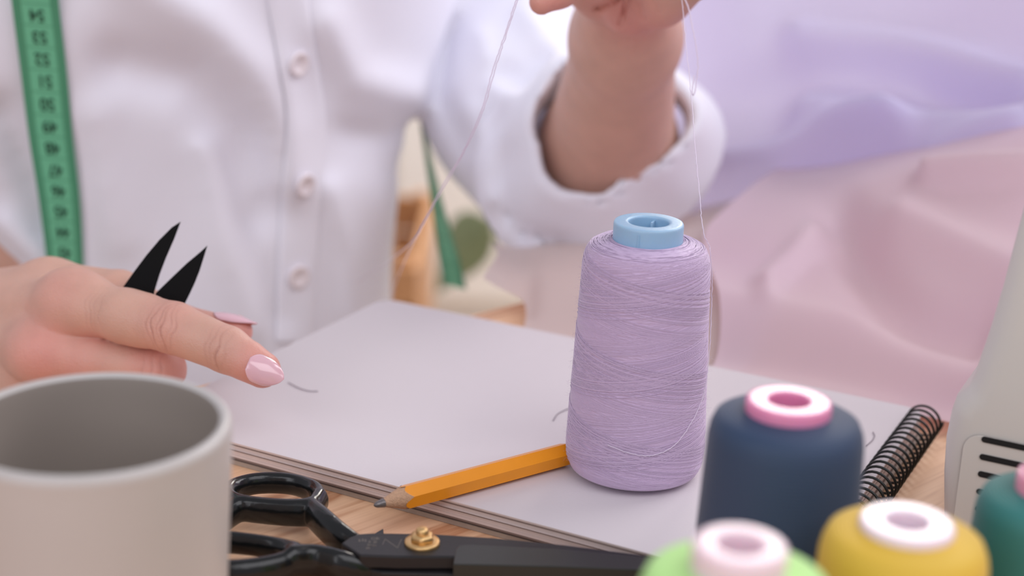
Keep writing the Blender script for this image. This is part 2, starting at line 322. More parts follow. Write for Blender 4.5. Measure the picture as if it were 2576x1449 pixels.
def spool(name, label, loc, H, rb, rt, ring_r, ring_h, tcol, ccol, wound=False, hole=.56, core_extra=0, rz=0):
    r = thing(name, label, 'thread cone', loc, rz)
    body = [(.006, .0012), (rb*.80, .0012), (rb*.93, .002), (rb*.985, .005), (rb, .010)]
    Hb = H-ring_h
    for t in (.2, .4, .6, .8, .93): body.append((rb+(rt-rb)*t, .01+(Hb-.012)*t))
    body += [(rt*.985, Hb-.0035), (rt*.93, Hb-.0012), (rt*.82, Hb-.0001), (ring_r*1.02, Hb+.0009), (ring_r*.9, Hb+.0009)]
    tm = thread_mat(name+'_thread', tcol); cm = mat(name+'_core', ccol, .38 if wound else .26, sss=.3, spec=.5, bump=.15 if wound else 0, bscale=700)
    o = lathe('thread', body, tm, r, 72, uv=True)
    if wound:
        prof = np.array(body[2:-2])
        zz = prof[:, 1]; rr_ = prof[:, 0]; V = []; F = []; ang = 0; lvl = 0; SEG = 64
        path = []; rad = .0001
        q = np.random.RandomState(11); creep = 0
        for tr in range(290):
            turns = 3.0+(.0042 if tr % 2 else .0042)+q.normal()*.0012+(.06 if tr in (61, 149, 204, 231) else 0); n = int(turns*SEG); t = (np.arange(n)+.5)/n
            ramp = .035; tt = np.where(t < ramp, t*t/(2*ramp), np.where(t > 1-ramp, 1-ramp-(1-t)**2/(2*ramp), t-ramp/2))/(1-ramp)
            if tr % 2: tt = 1-tt
            lo_, hi_ = q.uniform(0, .018), 1-abs(q.normal())*.02; s_ = lo_+tt*(hi_-lo_)+.004*np.sin(tt*9+.4)
            zp = .0021+(Hb-.0022)*np.clip(s_, 0, 1); rp = np.interp(zp, zz, rr_)+.00001+.0000013*tr
            a = ang+np.arange(n)*(turns*2*PI/n); ang = a[-1]+turns*2*PI/n; path.append(np.stack([rp*np.cos(a), rp*np.sin(a), zp], 1))
        for e_ in range(70):   # extra turns laid closely over the shoulder
            n = SEG; a = np.arange(n)*2*PI/SEG+ang; ang = a[-1]+2*PI/SEG; k = .0070*q.rand()
            kk = k+.0007*np.sin(a*1.0+q.rand()*6)+.0003*np.sin(a*2+q.rand()*6); rp = np.clip(rt*.985-kk*1.05, ring_r*1.03, rt*.99); zp = np.interp(rp, [ring_r, rt*.82, rt*.93, rt*.985], [Hb+.0010, Hb+.0001, Hb-.001, Hb-.0033])+.00010+q.uniform(0, .00012)
            path.append(np.stack([rp*np.cos(a), rp*np.sin(a), zp], 1))
        path = np.vstack(path)
        # smooth the joints
        ker = np.ones(5)/5; path[2:-2] = np.stack([np.convolve(path[:, i], ker, 'valid') for i in range(3)], 1)
        T = np.gradient(path, axis=0); T /= np.linalg.norm(T, axis=1)[:, None]; o_ = np.stack([path[:, 0], path[:, 1], 0*path[:, 0]], 1); o_ /= np.linalg.norm(o_, axis=1)[:, None]; s2 = np.cross(T, o_)
        rv = rad*(1+.12*q.randn(len(path)))[:, None]
        V = np.stack([path+o_*rv, path+s2*rv, path-o_*rv, path-s2*rv], 1).reshape(-1, 3); i = np.arange(len(path)-1)[:, None]*4
        F = np.vstack([np.hstack([i+k, i+(k+1) % 4, i+4+(k+1) % 4, i+4+k]) for k in range(4)])
        # fuzz
        fv = []; ff = []
        for _ in range(1300):
            zq = q.uniform(.004, Hb); rq = np.interp(zq, zz, rr_); a = q.uniform(0, 2*PI); nrm = np.array([math.cos(a), math.sin(a), q.uniform(-.2, .2)]); tg = np.array([-math.sin(a), math.cos(a), q.uniform(-.6, .6)])
            b0 = np.array([rq*math.cos(a), rq*math.sin(a), zq]); L_ = q.uniform(.0006, .0018); l2 = q.uniform(-.0012, .0012)
            pts = spline([b0, b0+nrm*L_*.6+tg*l2*.5, b0+nrm*L_+tg*l2*1.5], 5); v, f = tube_vf(pts, .000013, 3); n0 = len(V)+len(fv); fv += list(v); ff += [tuple(j+n0 for j in x) for x in f]
        mesh_obj('wound_strand', list(V)+fv, list(map(tuple, F))+ff, mat('lilac_strand', tcol, .55, sheen=.5), r)
    hr = ring_r*hole
    ring = [(hr*1.25, .0002), (rb*.62, .0002), (rb*.62, .0013), (ring_r*.985, .003), (ring_r, Hb), (ring_r, H-.0010), (ring_r-.00008, H-.0005), (ring_r-.0003, H-.00015), (ring_r-.0007, H), (ring_r-.0012, H+.00002), (hr+.0010, H+.00002), (hr+.0005, H), (hr+.00015, H-.00015), (hr, H-.0005), (hr, H-.001), (hr*1.0, H*.5), (hr*1.25, .0002)]
    co = lathe('core', ring, cm, r, 64)
    if wound:
        v, f = box_vf(-.0003, .0003, hr*.55, hr*.999, .01, H-.0012); mesh_obj('inner_rib', v, f, cm, co, smooth=False)
        v, f = box_vf(-.0003, .0003, -ring_r-.00012, -ring_r+.0002, Hb, H-.0015); mesh_obj('seam', v, f, cm, co, smooth=False)
    if core_extra:
        tag(co, core_extra)
    return r
def at_spool(name, label, u, v, H, **k):
    p = Z(u, v, H+k.pop('base', 0)); return spool(name, label, (p[0], p[1], k.pop('z0', 0)), H, **k)
L0 = Z(1600, 1255, .0085); LS = (L0[0]+.0005, L0[1]+.0205, .0087)
lil = spool('lilac_thread_cone', 'lilac thread cone with a pale blue plastic core standing on the notebook', LS, .0800, .0213, .0187, .0104, .0066, lin(202, 178, 210), lin(152, 188, 216), wound=True, hole=.58, rz=math.radians(-20))
at_spool('navy_thread_cone', 'navy blue thread cone with a shiny pink core standing beside the lilac cone', 1985, 1006, .0760, rb=.0204, rt=.0181, ring_r=.0100, ring_h=.0038, tcol=lin(42, 62, 92), ccol=lin(222, 140, 180), hole=.47)
at_spool('yellow_thread_cone', 'yellow thread cone with a white core in the blurred foreground', 2283, 1310, .0665, rb=.0197, rt=.0173, ring_r=.0099, ring_h=.0027, tcol=lin(222, 182, 62), ccol=lin(240, 222, 232), hole=.44)
at_spool('green_thread_cone', 'lime green thread cone with a pale pink core, nearest the camera', 1862, 1368, .080, rb=.0205, rt=.0180, ring_r=.0087, ring_h=.0062, tcol=lin(182, 232, 142), ccol=lin(236, 212, 222), hole=.5)
at_spool('teal_thread_cone', 'teal thread cone with a pink core cut off by the right edge', 2660, 1195, .061, rb=.0190, rt=.0172, ring_r=.0090, ring_h=.0052, tcol=lin(50, 122, 118), ccol=lin(232, 160, 184), hole=.45)

# ---------------------------------------------------------------- pencil
pt = Z(938, 1270, .0125); pe = Z(1452, 1134, .0122); pd = (pe-pt); pe = pt+pd*.95; pd[2] = 0; plen = np.linalg.norm(pd)*.938; pd /= np.linalg.norm(pd)
pc = thing('pencil', 'orange hexagonal pencil on the notebook, its sharpened tip over the page edge', 'pencil', (pt[0], pt[1], .0125), math.atan2(pd[1], pd[0]))
hr = .0036; mb = MB(); NS = 48; rings = []
def hexr(a, r): a = (a+PI/6) % (PI/3)-PI/6; return r*math.cos(PI/6)/math.cos(a)
cone_k = .0036/.0125     # radius per metre from the tip
Lc = .0118
V = []; F = []
for k in range(NS):
    a = 2*PI*k/NS+.16; re = hexr(a-.16, hr*1.04); xs = re/cone_k*.86+.0006*math.sin(3*a)
    for x, r in ((xs, re), (xs+.0004, re*1.01), (.02, re*1.01), (plen, re*1.01)): V.append((x, r*math.cos(a), r*math.sin(a)))
for k in range(NS):
    j = (k+1) % NS
    for q in range(3): F.append((k*4+q, k*4+q+1, j*4+q+1, j*4+q))
F.append(tuple(k*4+3 for k in range(NS-1, -1, -1)))
bd = mesh_obj('painted_body', V, F, mat('orange_paint', lin(240, 150, 8), .36, coat=.15, var=.05, vscale=200), pc, smooth=False)
def cone_part(name, x0, x1, m, f=lambda x: x*cone_k/.86, scall=False):
    V = []; F = []; n = 12
    for i in range(n+1):
        for k in range(NS):
            a = 2*PI*k/NS+.16; xe = x1
            if scall: xe = hexr(a-.16, hr*1.04)/cone_k*.86+.0006*math.sin(3*a)
            x = x0+(xe-x0)*i/n; r = f(x); V.append((x, r*math.cos(a), r*math.sin(a)))
    for i in range(n):
        for k in range(NS): F.append((i*NS+k, i*NS+(k+1) % NS, (i+1)*NS+(k+1) % NS, (i+1)*NS+k))
    F.append(tuple(range(NS-1, -1, -1)))
    return mesh_obj(name, V, F, m, pc)
cone_part('sharpened_wood', .0034, .0124, mat('pencil_wood', lin(200, 160, 130), .8, bump=.8, bscale=2500, var=.25, vscale=1500), scall=True)
cone_part('graphite_tip', .0004, .0036, mat('graphite', lin(118, 112, 112), .3, metal=.4, bump=.4, bscale=1500), f=lambda x: min(.0011*math.sqrt(max(x-.0003, 0)/.0016), x*cone_k/.86*.6+.00062))
for c in pc.children: c.location.z = 0
pc.location.z = .0087+hr*.97

# ---------------------------------------------------------------- tailor's shears
M_blk = mat('black_enamel', (.006, .007, .0075), .2, spec=.42, coat=.12, bump=.15, bscale=500)
M_blade = mat('blackened_steel', (.016, .015, .017), .42, metal=0, spec=.38, bump=.08, bscale=900)
M_ground = mat('ground_steel', (.024, .026, .023), .36, spec=.42)
M_brass = mat('brass', lin(226, 188, 132), .38, metal=.9)
so = Z(1062, 1372, 0)
sh = thing('tailor_shears', 'large black tailor shears with a brass screw, lying on the table before the notebook', 'shears', (so[0], so[1], 0))
def bar_nets(name, chains, zc, zs, parent, m, h=.0007, k=.003):
    segs = []
    for ch in chains:
        ch = spline(ch, len(ch)*5)
        pts = [(np.array([*Z(u, v, z)[:2], z-.0045 if z > .0045 else z]), r) for u, v, z, r in ch]
        segs += [(a[0], b[0], a[1], b[1]) for a, b in zip(pts, pts[1:])]
    A = np.array([q for s_ in segs for q in s_[:2]]); rm = max(max(s_[2:]) for s_ in segs)
    def fn(X):
        d = None
        for a, b, ra, rb in segs:
            a2 = a*np.array([1, 1, zs]); b2 = b*np.array([1, 1, zs]); e = rcone(X*np.array([1, 1, zs]), a2, b2, ra, rb); d = e if d is None else np.minimum(d, e)
        return d
    V, Q = nets(fn, A.min(0)-rm*np.array([1.4, 1.4, 2.2])-.002, A.max(0)+rm*np.array([1.4, 1.4, 2.2])+.002, h)
    V[:, 2] = np.maximum(V[:, 2], .0003); o = mesh_obj(name, V, Q, m, parent)
    md = o.modifiers.new('smooth', 'SMOOTH'); md.factor = .5; md.iterations = 5; return o
zt = .0118
ring1 = [(804, 1226, zt, .0026), (790, 1204, zt, .0024), (745, 1186, zt, .0022), (690, 1180, zt, .0022), (630, 1184, zt, .0022), (585, 1200, zt, .0024), (574, 1222, zt, .0026), (600, 1240, zt, .0026), (670, 1250, zt, .0026), (740, 1254, zt, .0027), (785, 1250, zt, .0028), (804, 1226, zt, .0027)]
bar_nets('handle', [ring1, [(605, 1242, zt, .0026), (575, 1262, .0108, .0026), (545, 1290, .0098, .0024)], [(780, 1250, zt, .0028), (812, 1280, zt, .0031), (860, 1322, .0106, .0031), (905, 1350, .0092, .0028), (935, 1366, .0084, .0024)]], 0, .62, sh, M_blk)
ring2 = [(742, 1363, zt, .0028), (700, 1345, zt, .0022), (630, 1333, zt, .0021), (540, 1326, zt, .0022), (440, 1330, zt, .0023), (395, 1355, zt, .0025), (400, 1388, .0112, .0028), (480, 1408, .0108, .0030), (570, 1412, .0108, .0030), (650, 1405, .0108, .0030), (715, 1390, .0108, .0030), (742, 1363, zt, .0028)]
bar_nets('handle', [ring2, [(735, 1375, zt, .0030), (790, 1374, .0106, .0031), (850, 1388, .0098, .0032), (890, 1397, .0088, .0030), (925, 1402, .0080, .0026)]], 0, .62, sh, M_blk)
def flat_poly(name, px, z0, z1, m, parent, bv=.0004):
    pts = [Z(u, v, z1) for u, v in px]; n = len(pts); v = [(p[0], p[1], z0) for p in pts]+[(p[0], p[1], z1) for p in pts]
    o = mesh_obj(name, v, [tuple(range(n)), tuple(range(2*n-1, n-1, -1))]+[(i, n+i, n+(i+1) % n, (i+1) % n) for i in range(n)], m, parent, smooth=False)
    bm = bmesh.new(); bm.from_mesh(o.data); bmesh.ops.recalc_face_normals(bm, faces=bm.faces); bm.to_mesh(o.data); bm.free()
    return bevel(o, bv, 2) if bv else o
b1 = flat_poly('blade', [(858, 1366), (880, 1350), (905, 1342), (940, 1340), (1080, 1342), (1240, 1352), (1420, 1370), (1600, 1393), (1740, 1414), (1800, 1428), (1804, 1433), (1740, 1436), (1600, 1432), (1400, 1418), (1150, 1400), (1000, 1400), (905, 1396)], .0058, .0098, M_blade, sh, .0005)
flat_poly('ground_face', [(1146, 1382), (1156, 1371), (1180, 1369), (1400, 1380), (1600, 1400), (1740, 1420), (1790, 1430), (1740, 1436), (1600, 1433), (1400, 1425), (1140, 1419)], .0060, .00995, M_ground, b1, .0003)
b2 = flat_poly('blade', [(880, 1405), (905, 1385), (1100, 1385), (1400, 1416), (1600, 1440), (1830, 1480), (1700, 1484), (1450, 1462), (1150, 1445), (960, 1440), (900, 1425)], .0012, .0054, M_blade, sh, .0005)
# hooked corner of the lower blade behind the pivot
flat_poly('blade_spur', [(936, 1346), (950, 1337), (964, 1329), (966, 1346)], .0030, .0055, M_blade, b2, .0002)
M_engr = mat('engraving', (.20, .17, .14), .5)
mb = MB()
def stroke(x0, y0, x1, y1, w=1.1):
    d = np.array([x1-x0, y1-y0], float); d /= np.hypot(*d)+1e-9; n_ = np.array([-d[1], d[0]])*w*.5
    q = [Z(x0+n_[0], y0+n_[1], .00983), Z(x1+n_[0], y1+n_[1], .00983), Z(x1-n_[0], y1-n_[1], .00983), Z(x0-n_[0], y0-n_[1], .00983)]; mb.add(q, [(0, 1, 2, 3)])
for x, y in ((903, 1360), (911, 1359), (918, 1360)): stroke(x, y-3, x+3, y-3); stroke(x, y-3, x, y+2); stroke(x+3, y-2, x+2, y+2); stroke(x, y+2, x+4, y+2)
for cx, cy in ((938, 1355), (950, 1354), (932, 1363), (944, 1364), (930, 1371), (942, 1372), (926, 1379)):
    for _ in range(5):
        a, b = rr.uniform(-5, 5), rr.uniform(-3, 3)
        if rr.random() < .5: stroke(cx-5, cy+b, cx+5, cy+b-.6, .9)
        else: stroke(cx+a, cy-3, cx+a-1, cy+3, .9)
stroke(962, 1370, 969, 1356); stroke(969, 1356, 1000, 1378); stroke(1000, 1378, 1010, 1356)
mb.build('engraving', M_engr, b1, False)
pc3 = Z(1062, 1367, .0098)
scw = lathe('pivot_screw', [(0, -.0005), (.0046, -.0005), (.0049, 0), (.0049, .0007), (.0046, .0010), (.0031, .0011), (.0031, .0011)], M_brass, sh, 48, c=pc3)
V = []; F = []
for z, r in ((.0010, .0032), (.0012, .0034), (.0024, .0034), (.0029, .0030), (.0031, .0019)):
    for k in range(24): a = 2*PI*k/24; rr_h = r*(math.cos(PI/6)/math.cos((a+PI/6) % (PI/3)-PI/6)*.9+.1); V.append((pc3[0]+rr_h*math.cos(a), pc3[1]+rr_h*math.sin(a), pc3[2]+z))
for i in range(4):
    for k in range(24): F.append((i*24+k, i*24+(k+1) % 24, (i+1)*24+(k+1) % 24, (i+1)*24+k))
F.append(tuple(96+k for k in range(24)))
mesh_obj('hex_nut', V, F, M_brass, scw)
lathe('screw_end', [(.0018, .0028), (.0018, .0042), (.0014, .0047), (0, .0049)], M_brass, scw, 32, c=pc3)
fix(sh)

# ---------------------------------------------------------------- cup
cp = Z(232, 1062, .07)
M_cup = mat('matte_grey_glaze', lin(186, 181, 178), .45, bump=.25, bscale=60, coat=.15, var=.03, vscale=50)
R0 = .0312
prof = [(0, .0), (.024, .0), (.0265, .0015), (.0278, .006), (.0288, .02), (.0298, .04), (.0306, .055), (R0-.0001, .066), (R0, .0685), (R0-.0007, .0698), (R0-.0016, .0702), (R0-.0026, .0697), (R0-.0031, .068), (R0-.0035, .055), (.0258, .012), (.022, .007), (0, .006)]
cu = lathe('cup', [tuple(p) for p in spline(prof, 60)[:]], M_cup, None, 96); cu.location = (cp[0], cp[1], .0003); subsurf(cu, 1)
cu.data.materials.append(mat('cup_inside_taupe', lin(148, 138, 130), .5, coat=.1))  # inside faces get a darker taupe than the outside
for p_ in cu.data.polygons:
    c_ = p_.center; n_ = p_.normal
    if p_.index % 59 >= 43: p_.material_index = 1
tag(cu, 'matte light grey ceramic cup, empty, in the left foreground below the hand', 'cup')

# ---------------------------------------------------------------- sewing machine
M_mach = mat('ivory_plastic', lin(216, 212, 206), .38, coat=.15, var=.02, vscale=20)
M_slot = mat('slot_dark', (.006, .006, .007), .8)
K0 = Z(2368, 1400, 0)
def face(u, v, off=0):
    r = FW + RT*((u-1288)/FPX) - UP*((v-724.5)/FPX); t = ((K0-CAMP-ny*off)@ny)/(r@ny); p = CAMP+r*t; return (p-K0)@nx, p[2]
sm = thing('sewing_machine', 'off-white sewing machine with dark vent slots at the right edge of the table', 'sewing machine', (K0[0], K0[1], 0))
left = [face(2368, 1400), face(2362, 1300), face(2362, 1200), face(2368, 1110), face(2382, 1045), face(2394, 1012), face(2425, 985), face(2440, 955), face(2476, 850), face(2512, 730), face(2546, 600), face(2580, 475), face(2620, 330), face(2650, 240)]
left[0] = (left[0][0], .0005); zt2 = left[-1][1]
pl_ = left+[(left[-1][0]+.02, zt2+.012), (.16, zt2+.012), (.17, zt2), (.17, .0005)]
n = len(pl_); DP = .085; V = []; F = []
rings_ = []
def inset(pl_, d):
    c = np.array(pl_); o = []
    for i in range(n):
        a, b, e = c[i-1], c[i], c[(i+1) % n]; t1 = (b-a)/np.linalg.norm(b-a); t2 = (e-b)/np.linalg.norm(e-b); nn = np.array([(t1+t2)[1], -(t1+t2)[0]]); nn /= np.linalg.norm(nn); o.append(b+nn*d/max(.5, abs(nn@np.array([t1[1], -t1[0]]))))
    return o
RB = .0075; steps = [(RB*(1-math.cos(a)), RB*(1-math.sin(a))) for a in np.linspace(0, PI/2, 7)]
layers = [(RB-RB*math.sin(a), RB-RB*math.cos(a)) for a in np.linspace(0, PI/2, 7)]   # (inset, depth)
lay = [(i_, d_) for i_, d_ in layers]+[(0, DP-RB)]+[(i_, DP-d_) for i_, d_ in layers[::-1]]
for i_, d_ in lay:
    for x, z in inset(pl_, i_): V.append(K0+nx*x+ny*d_+np.array([0, 0, max(z, .0004)]))
m_ = len(lay)
for i in range(m_-1):
    for k in range(n): F.append((i*n+k, i*n+(k+1) % n, (i+1)*n+(k+1) % n, (i+1)*n+k))
F.append(tuple(range(n-1, -1, -1))); F.append(tuple((m_-1)*n+k for k in range(n)))
mo = mesh_obj('body', V, F, M_mach, sm)
bm = bmesh.new(); bm.from_mesh(mo.data); bmesh.ops.recalc_face_normals(bm, faces=bm.faces); bm.to_mesh(mo.data); bm.free()
md = mo.modifiers.new('ws', 'WEIGHTED_NORMAL')
def fw_(s, z, off): return K0+nx*s-ny*off+np.array([0, 0, z])
# vent panel: a thin raised plate with a rounded corner, five slots
px0, pz1 = face(2428, 1085); pz0 = .003
pp = [(px0, pz0), (px0, pz1-.005)]+[(px0+.005-.005*math.cos(a), pz1-.005+.005*math.sin(a)) for a in np.linspace(.2, PI/2, 6)]+[(.15, pz1), (.15, pz0)]
v, f = prism_vf(pp, nx, (0, 0, 1), K0-ny*.0002, .0006, ny*-.5); vp = mesh_obj('vent_panel', v, f, M_mach, sm, smooth=False)
bm = bmesh.new(); bm.from_mesh(vp.data); bmesh.ops.recalc_face_normals(bm, faces=bm.faces); bm.to_mesh(vp.data); bm.free(); bevel(vp, .0002, 2)
v, f = tube_vf([fw_(x, z, .0003) for x, z in pp[:-1]], .00011, 5); mesh_obj('panel_seam', v, f, mat('seam_grey', lin(150, 138, 130), .7), sm)
for u, vv in ((2470, 1102), (2465, 1146), (2461, 1189), (2457, 1233), (2453, 1276), (2449, 1320), (2446, 1363)):
    s0, z0 = face(u, vv); w = .00088; Lx = .052
    ps = [(s0+w-w*math.sin(a), z0+w*math.cos(a)) for a in np.linspace(0, PI, 9)]+[(s0+Lx-w+w*math.sin(a), z0-w*math.cos(a)) for a in np.linspace(0, PI, 9)]
    v, f = prism_vf(ps, nx, (0, 0, 1), K0-ny*.00025, .0005, ny*-1); so_ = mesh_obj('vent_slot', v, f, M_slot, vp, smooth=False)
    bm = bmesh.new(); bm.from_mesh(so_.data); bmesh.ops.recalc_face_normals(bm, faces=bm.faces); bm.to_mesh(so_.data); bm.free()
fix(sm)

# ---------------------------------------------------------------- draped fabrics
ddx = np.array([.8893, -.4573]); ddy = np.array([.4573, .8893]); BB = cB[:2]
def tpx(x, y, z):
    q = np.stack([x-CAMP[0], y-CAMP[1], z-CAMP[2]], -1); d = q@FW; return 1288+FPX*(q@RT)/d, 724.5-FPX*(q@UP)/d
def pdist(u, v, line):
    d = np.full(np.shape(u), 1e9); line = np.array(line, float)
    for a, b in zip(line[:-1], line[1:]):
        e = b-a; h = np.clip(((u-a[0])*e[0]+(v-a[1])*e[1])/(e@e), 0, 1); d = np.minimum(d, np.hypot(u-a[0]-h*e[0], v-a[1]-h*e[1]))
    return d
def ss(x, a, b): t = np.clip((x-a)/(b-a), 0, 1); return t*t*(3-2*t)
def drape(name, prof, s0, s1, ns, nt, folds, m, parent, amp=.003, seed=1, th=.001, s0f=None):
    S = np.linspace(s0, s1, ns); T = np.linspace(0, 1, nt); SS, TT = np.meshgrid(S, T, indexing='ij')
    if s0f is not None: q = s0f(TT); SS = q+(SS-s0)*(s1-q)/(s1-s0)
    t, z = prof(SS, TT); x = BB[0]+ddx[0]*SS+ddy[0]*t; y = BB[1]+ddx[1]*SS+ddy[1]*t
    X = np.stack([x, y, z], -1); du = np.gradient(X, axis=0); dv = np.gradient(X, axis=1); N_ = np.cross(du, dv); N_ /= np.linalg.norm(N_, axis=-1)[..., None]
    u, v = tpx(x, y, z); g = amp*vnoise(X, 38, seed)
    for A, w, ln in folds: g = g+A*np.exp(-(pdist(u, v, ln)/w)**2)
    X = X+N_*g[..., None]; i = np.arange((ns-1)*nt).reshape(ns-1, nt)[:, :-1].ravel()
    F = np.stack([i, i+nt, i+nt+1, i+1], 1); o = mesh_obj(name, X.reshape(-1, 3), F, m, parent); return o
def fabric_mat(name, c, c2, sc=9):
    m, nt, b = pmat(name); N = nt.nodes.new; L = nt.links.new
    tc = N('ShaderNodeTexCoord'); n = N('ShaderNodeTexNoise'); n.inputs['Scale'].default_value = sc; n.inputs['Detail'].default_value = 2; L(tc.outputs['Object'], n.inputs[0])
    mx = N('ShaderNodeMix'); mx.data_type = 'RGBA'; mx.inputs[6].default_value = (*c, 1); mx.inputs[7].default_value = (*c2, 1); L(n.outputs['Fac'], mx.inputs[0]); L(mx.outputs[2], b.inputs['Base Color'])
    b.inputs['Roughness'].default_value = .5; b.inputs['Sheen Weight'].default_value = .5
    tr = N('ShaderNodeBsdfTranslucent'); L(mx.outputs[2], tr.inputs[0]); ms = N('ShaderNodeMixShader'); ms.inputs[0].default_value = .42
    out = nt.nodes['Material Output']; L(b.outputs[0], ms.inputs[1]); L(tr.outputs[0], ms.inputs[2]); L(ms.outputs[0], out.inputs[0]); return m
def edge_s(t): return .027+.3375/.941*(t-.0236)
def droop(s, t): q = np.clip(edge_s(t)-s, 0, 1); return -q*q*6/(1+q*14)
def prof_pink(s, T):       # T 0..1 runs from the front hem over the top to the back hem
    t = .0035+.022*(1-ss(s, .046, .066))+.30*T; h = .0055+.017*ss(t, .01, .05)+(.012+.05*ss(s, .09, .25))*ss(t, .05, .19)*(1-ss(t, .24, .31))
    return t+0*s, h+droop(s, t)
M_pink = fabric_mat('pink_fabric', lin(240, 224, 227), lin(230, 198, 222))
def prof_cream(s, T):
    t = .0035+.028*(1-ss(s, .046, .066))+.24*T; h = .003+.012*ss(t, .01, .05)+.008*ss(s, .05, .12)*ss(t, .04, .10)-.05*ss(s, .15, .20)*ss(t, .05, .1)*0
    return t+0*s, h+droop(s, t)
M_cream = fabric_mat('cream_cloth', lin(232, 220, 220), lin(224, 208, 206), 12)
ck = drape('cream_cloth', prof_cream, .002, .152, 90, 110, [(.006, 30, [(1235, 620), (1240, 700), (1130, 765)]), (-.003, 30, [(1330, 650), (1320, 780)]), ], M_cream, None, .0008, 8, s0f=lambda T: .008+.022*(1-ss(.24*T, .005, .055)))
tag(ck, 'cream cloth lying between the notebook and the rolled sleeve, left of the pink fabric', 'fabric')
pk = drape('pink_fabric', prof_pink, .002, .62, 220, 120,
    [(.010, 26, [(2340, 445), (2450, 436), (2600, 430)]), (-.011, 60, spline([(2110, 530), (2190, 680), (2300, 780), (2450, 830)], 10)), (.008, 60, [(2280, 560), (2450, 640), (2576, 700)]),
     (.006, 30, [(2050, 580), (1990, 660), (1930, 720)]), 
     ], M_pink, None, .0015, 3, s0f=lambda T: .140-.045*ss(.3*T, .0, .12))
tag(pk, 'pale pink fabric bunched on the table behind the notebook, under the lilac tulle', 'fabric')
def prof_purp(s, T):
    t = .165+.010*np.sin(s*14)+.42*T; zb = .004+.070*ss(s, .06, .30); z = zb+(.20-zb)*ss(T, .0, .55)-.04*ss(T, .75, 1); return t+.05*ss(s, .0, .2)*0-.03*np.sin(T*PI), z+droop(s, t)*.5
M_purp = fabric_mat('lilac_tulle', lin(232, 231, 253), lin(218, 208, 246), 6)
pu = drape('lilac_tulle', prof_purp, .006, .72, 240, 170,
    [(.024, 62, spline([(2050, 300), (2200, 335), (2380, 362), (2520, 366), (2650, 350)], 14)), (.018, 36, spline([(1690, 448), (1850, 424), (2000, 396), (2120, 376), (2300, 370)], 12)), (-.010, 46, spline([(1780, 510), (1950, 482), (2120, 462), (2300, 455)], 10)),
     (.022, 60, spline([(2040, 120), (2250, 140), (2420, 185), (2620, 255)], 12)), (-.008, 40, spline([(2350, 262), (2480, 285), (2620, 310)], 8)), (.010, 26, spline([(1740, 560), (1950, 556), (2150, 500), (2300, 440), (2600, 400)], 12)),
     (-.008, 80, [(1800, 260), (2000, 240)]), (.010, 110, [(1850, -20), (1900, 100)])], M_purp, None, .0025, 5)
tag(pu, 'sheer lilac tulle heaped behind the pink fabric on the right side of the table', 'fabric')

# ---------------------------------------------------------------- the person
nT = np.array([.68, -.733, 0]); lT = np.array([.733, .68, 0])            # facing and left-hand directions of the torso
FR = P(752, 520, .70); TC = FR-nT*.112; TC[2] = 0
def bodyC(z, off=0): return np.array([TC[0], TC[1], z])-nT*off
SHR = bodyC(.30)-lT*.165; SHL = bodyC(.31)+lT*.165
def skin_mat():
    m, nt, b = pmat('skin'); N = nt.nodes.new; L = nt.links.new
    at = N('ShaderNodeAttribute'); at.attribute_name = 'flush'
    mx = N('ShaderNodeMix'); mx.data_type = 'RGBA'; mx.inputs[6].default_value = (*lin(208, 164, 146), 1); mx.inputs[7].default_value = (*lin(214, 144, 134), 1); L(at.outputs['Fac'], mx.inputs[0])
    tc = N('ShaderNodeTexCoord'); n = N('ShaderNodeTexNoise'); n.inputs['Scale'].default_value = 90; n.inputs['Detail'].default_value = 5; L(tc.outputs['Object'], n.inputs[0])
    m2 = N('ShaderNodeMix'); m2.data_type = 'RGBA'; m2.blend_type = 'MULTIPLY'; m2.inputs[0].default_value = .35
    cr_ = N('ShaderNodeMapRange'); cr_.inputs['From Min'].default_value = .3; cr_.inputs['From Max'].default_value = .7; cr_.inputs['To Min'].default_value = .78; cr_.inputs['To Max'].default_value = 1.1; L(n.outputs['Fac'], cr_.inputs[0])
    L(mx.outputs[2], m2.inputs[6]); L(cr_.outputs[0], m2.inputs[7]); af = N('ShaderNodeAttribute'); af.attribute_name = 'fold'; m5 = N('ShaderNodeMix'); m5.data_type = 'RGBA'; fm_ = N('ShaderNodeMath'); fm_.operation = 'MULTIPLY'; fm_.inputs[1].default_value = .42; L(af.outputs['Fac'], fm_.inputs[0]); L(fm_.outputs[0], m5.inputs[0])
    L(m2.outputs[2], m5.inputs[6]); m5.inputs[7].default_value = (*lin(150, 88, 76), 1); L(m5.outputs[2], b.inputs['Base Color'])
    v = N('ShaderNodeTexVoronoi'); v.inputs['Scale'].default_value = 1500; L(tc.outputs['Object'], v.inputs['Vector'])
    n3 = N('ShaderNodeTexNoise'); n3.inputs['Scale'].default_value = 700; n3.inputs['Detail'].default_value = 3; L(tc.outputs['Object'], n3.inputs[0])
    ad = N('ShaderNodeMath'); ad.operation = 'MULTIPLY_ADD'; ad.inputs[1].default_value = .5; L(v.outputs['Distance'], ad.inputs[0]); L(n3.outputs['Fac'], ad.inputs[2])
    bp = N('ShaderNodeBump'); bp.inputs['Strength'].default_value = .45; bp.inputs['Distance'].default_value = .00025; L(ad.outputs[0], bp.inputs['Height']); L(bp.outputs[0], b.inputs['Normal'])
    b.inputs['Roughness'].default_value = .5; b.inputs['Subsurface Weight'].default_value = .25; b.inputs['Subsurface Radius'].default_value = (1, .32, .18); b.inputs['Subsurface Scale'].default_value = .002; return m
M_skin = skin_mat()
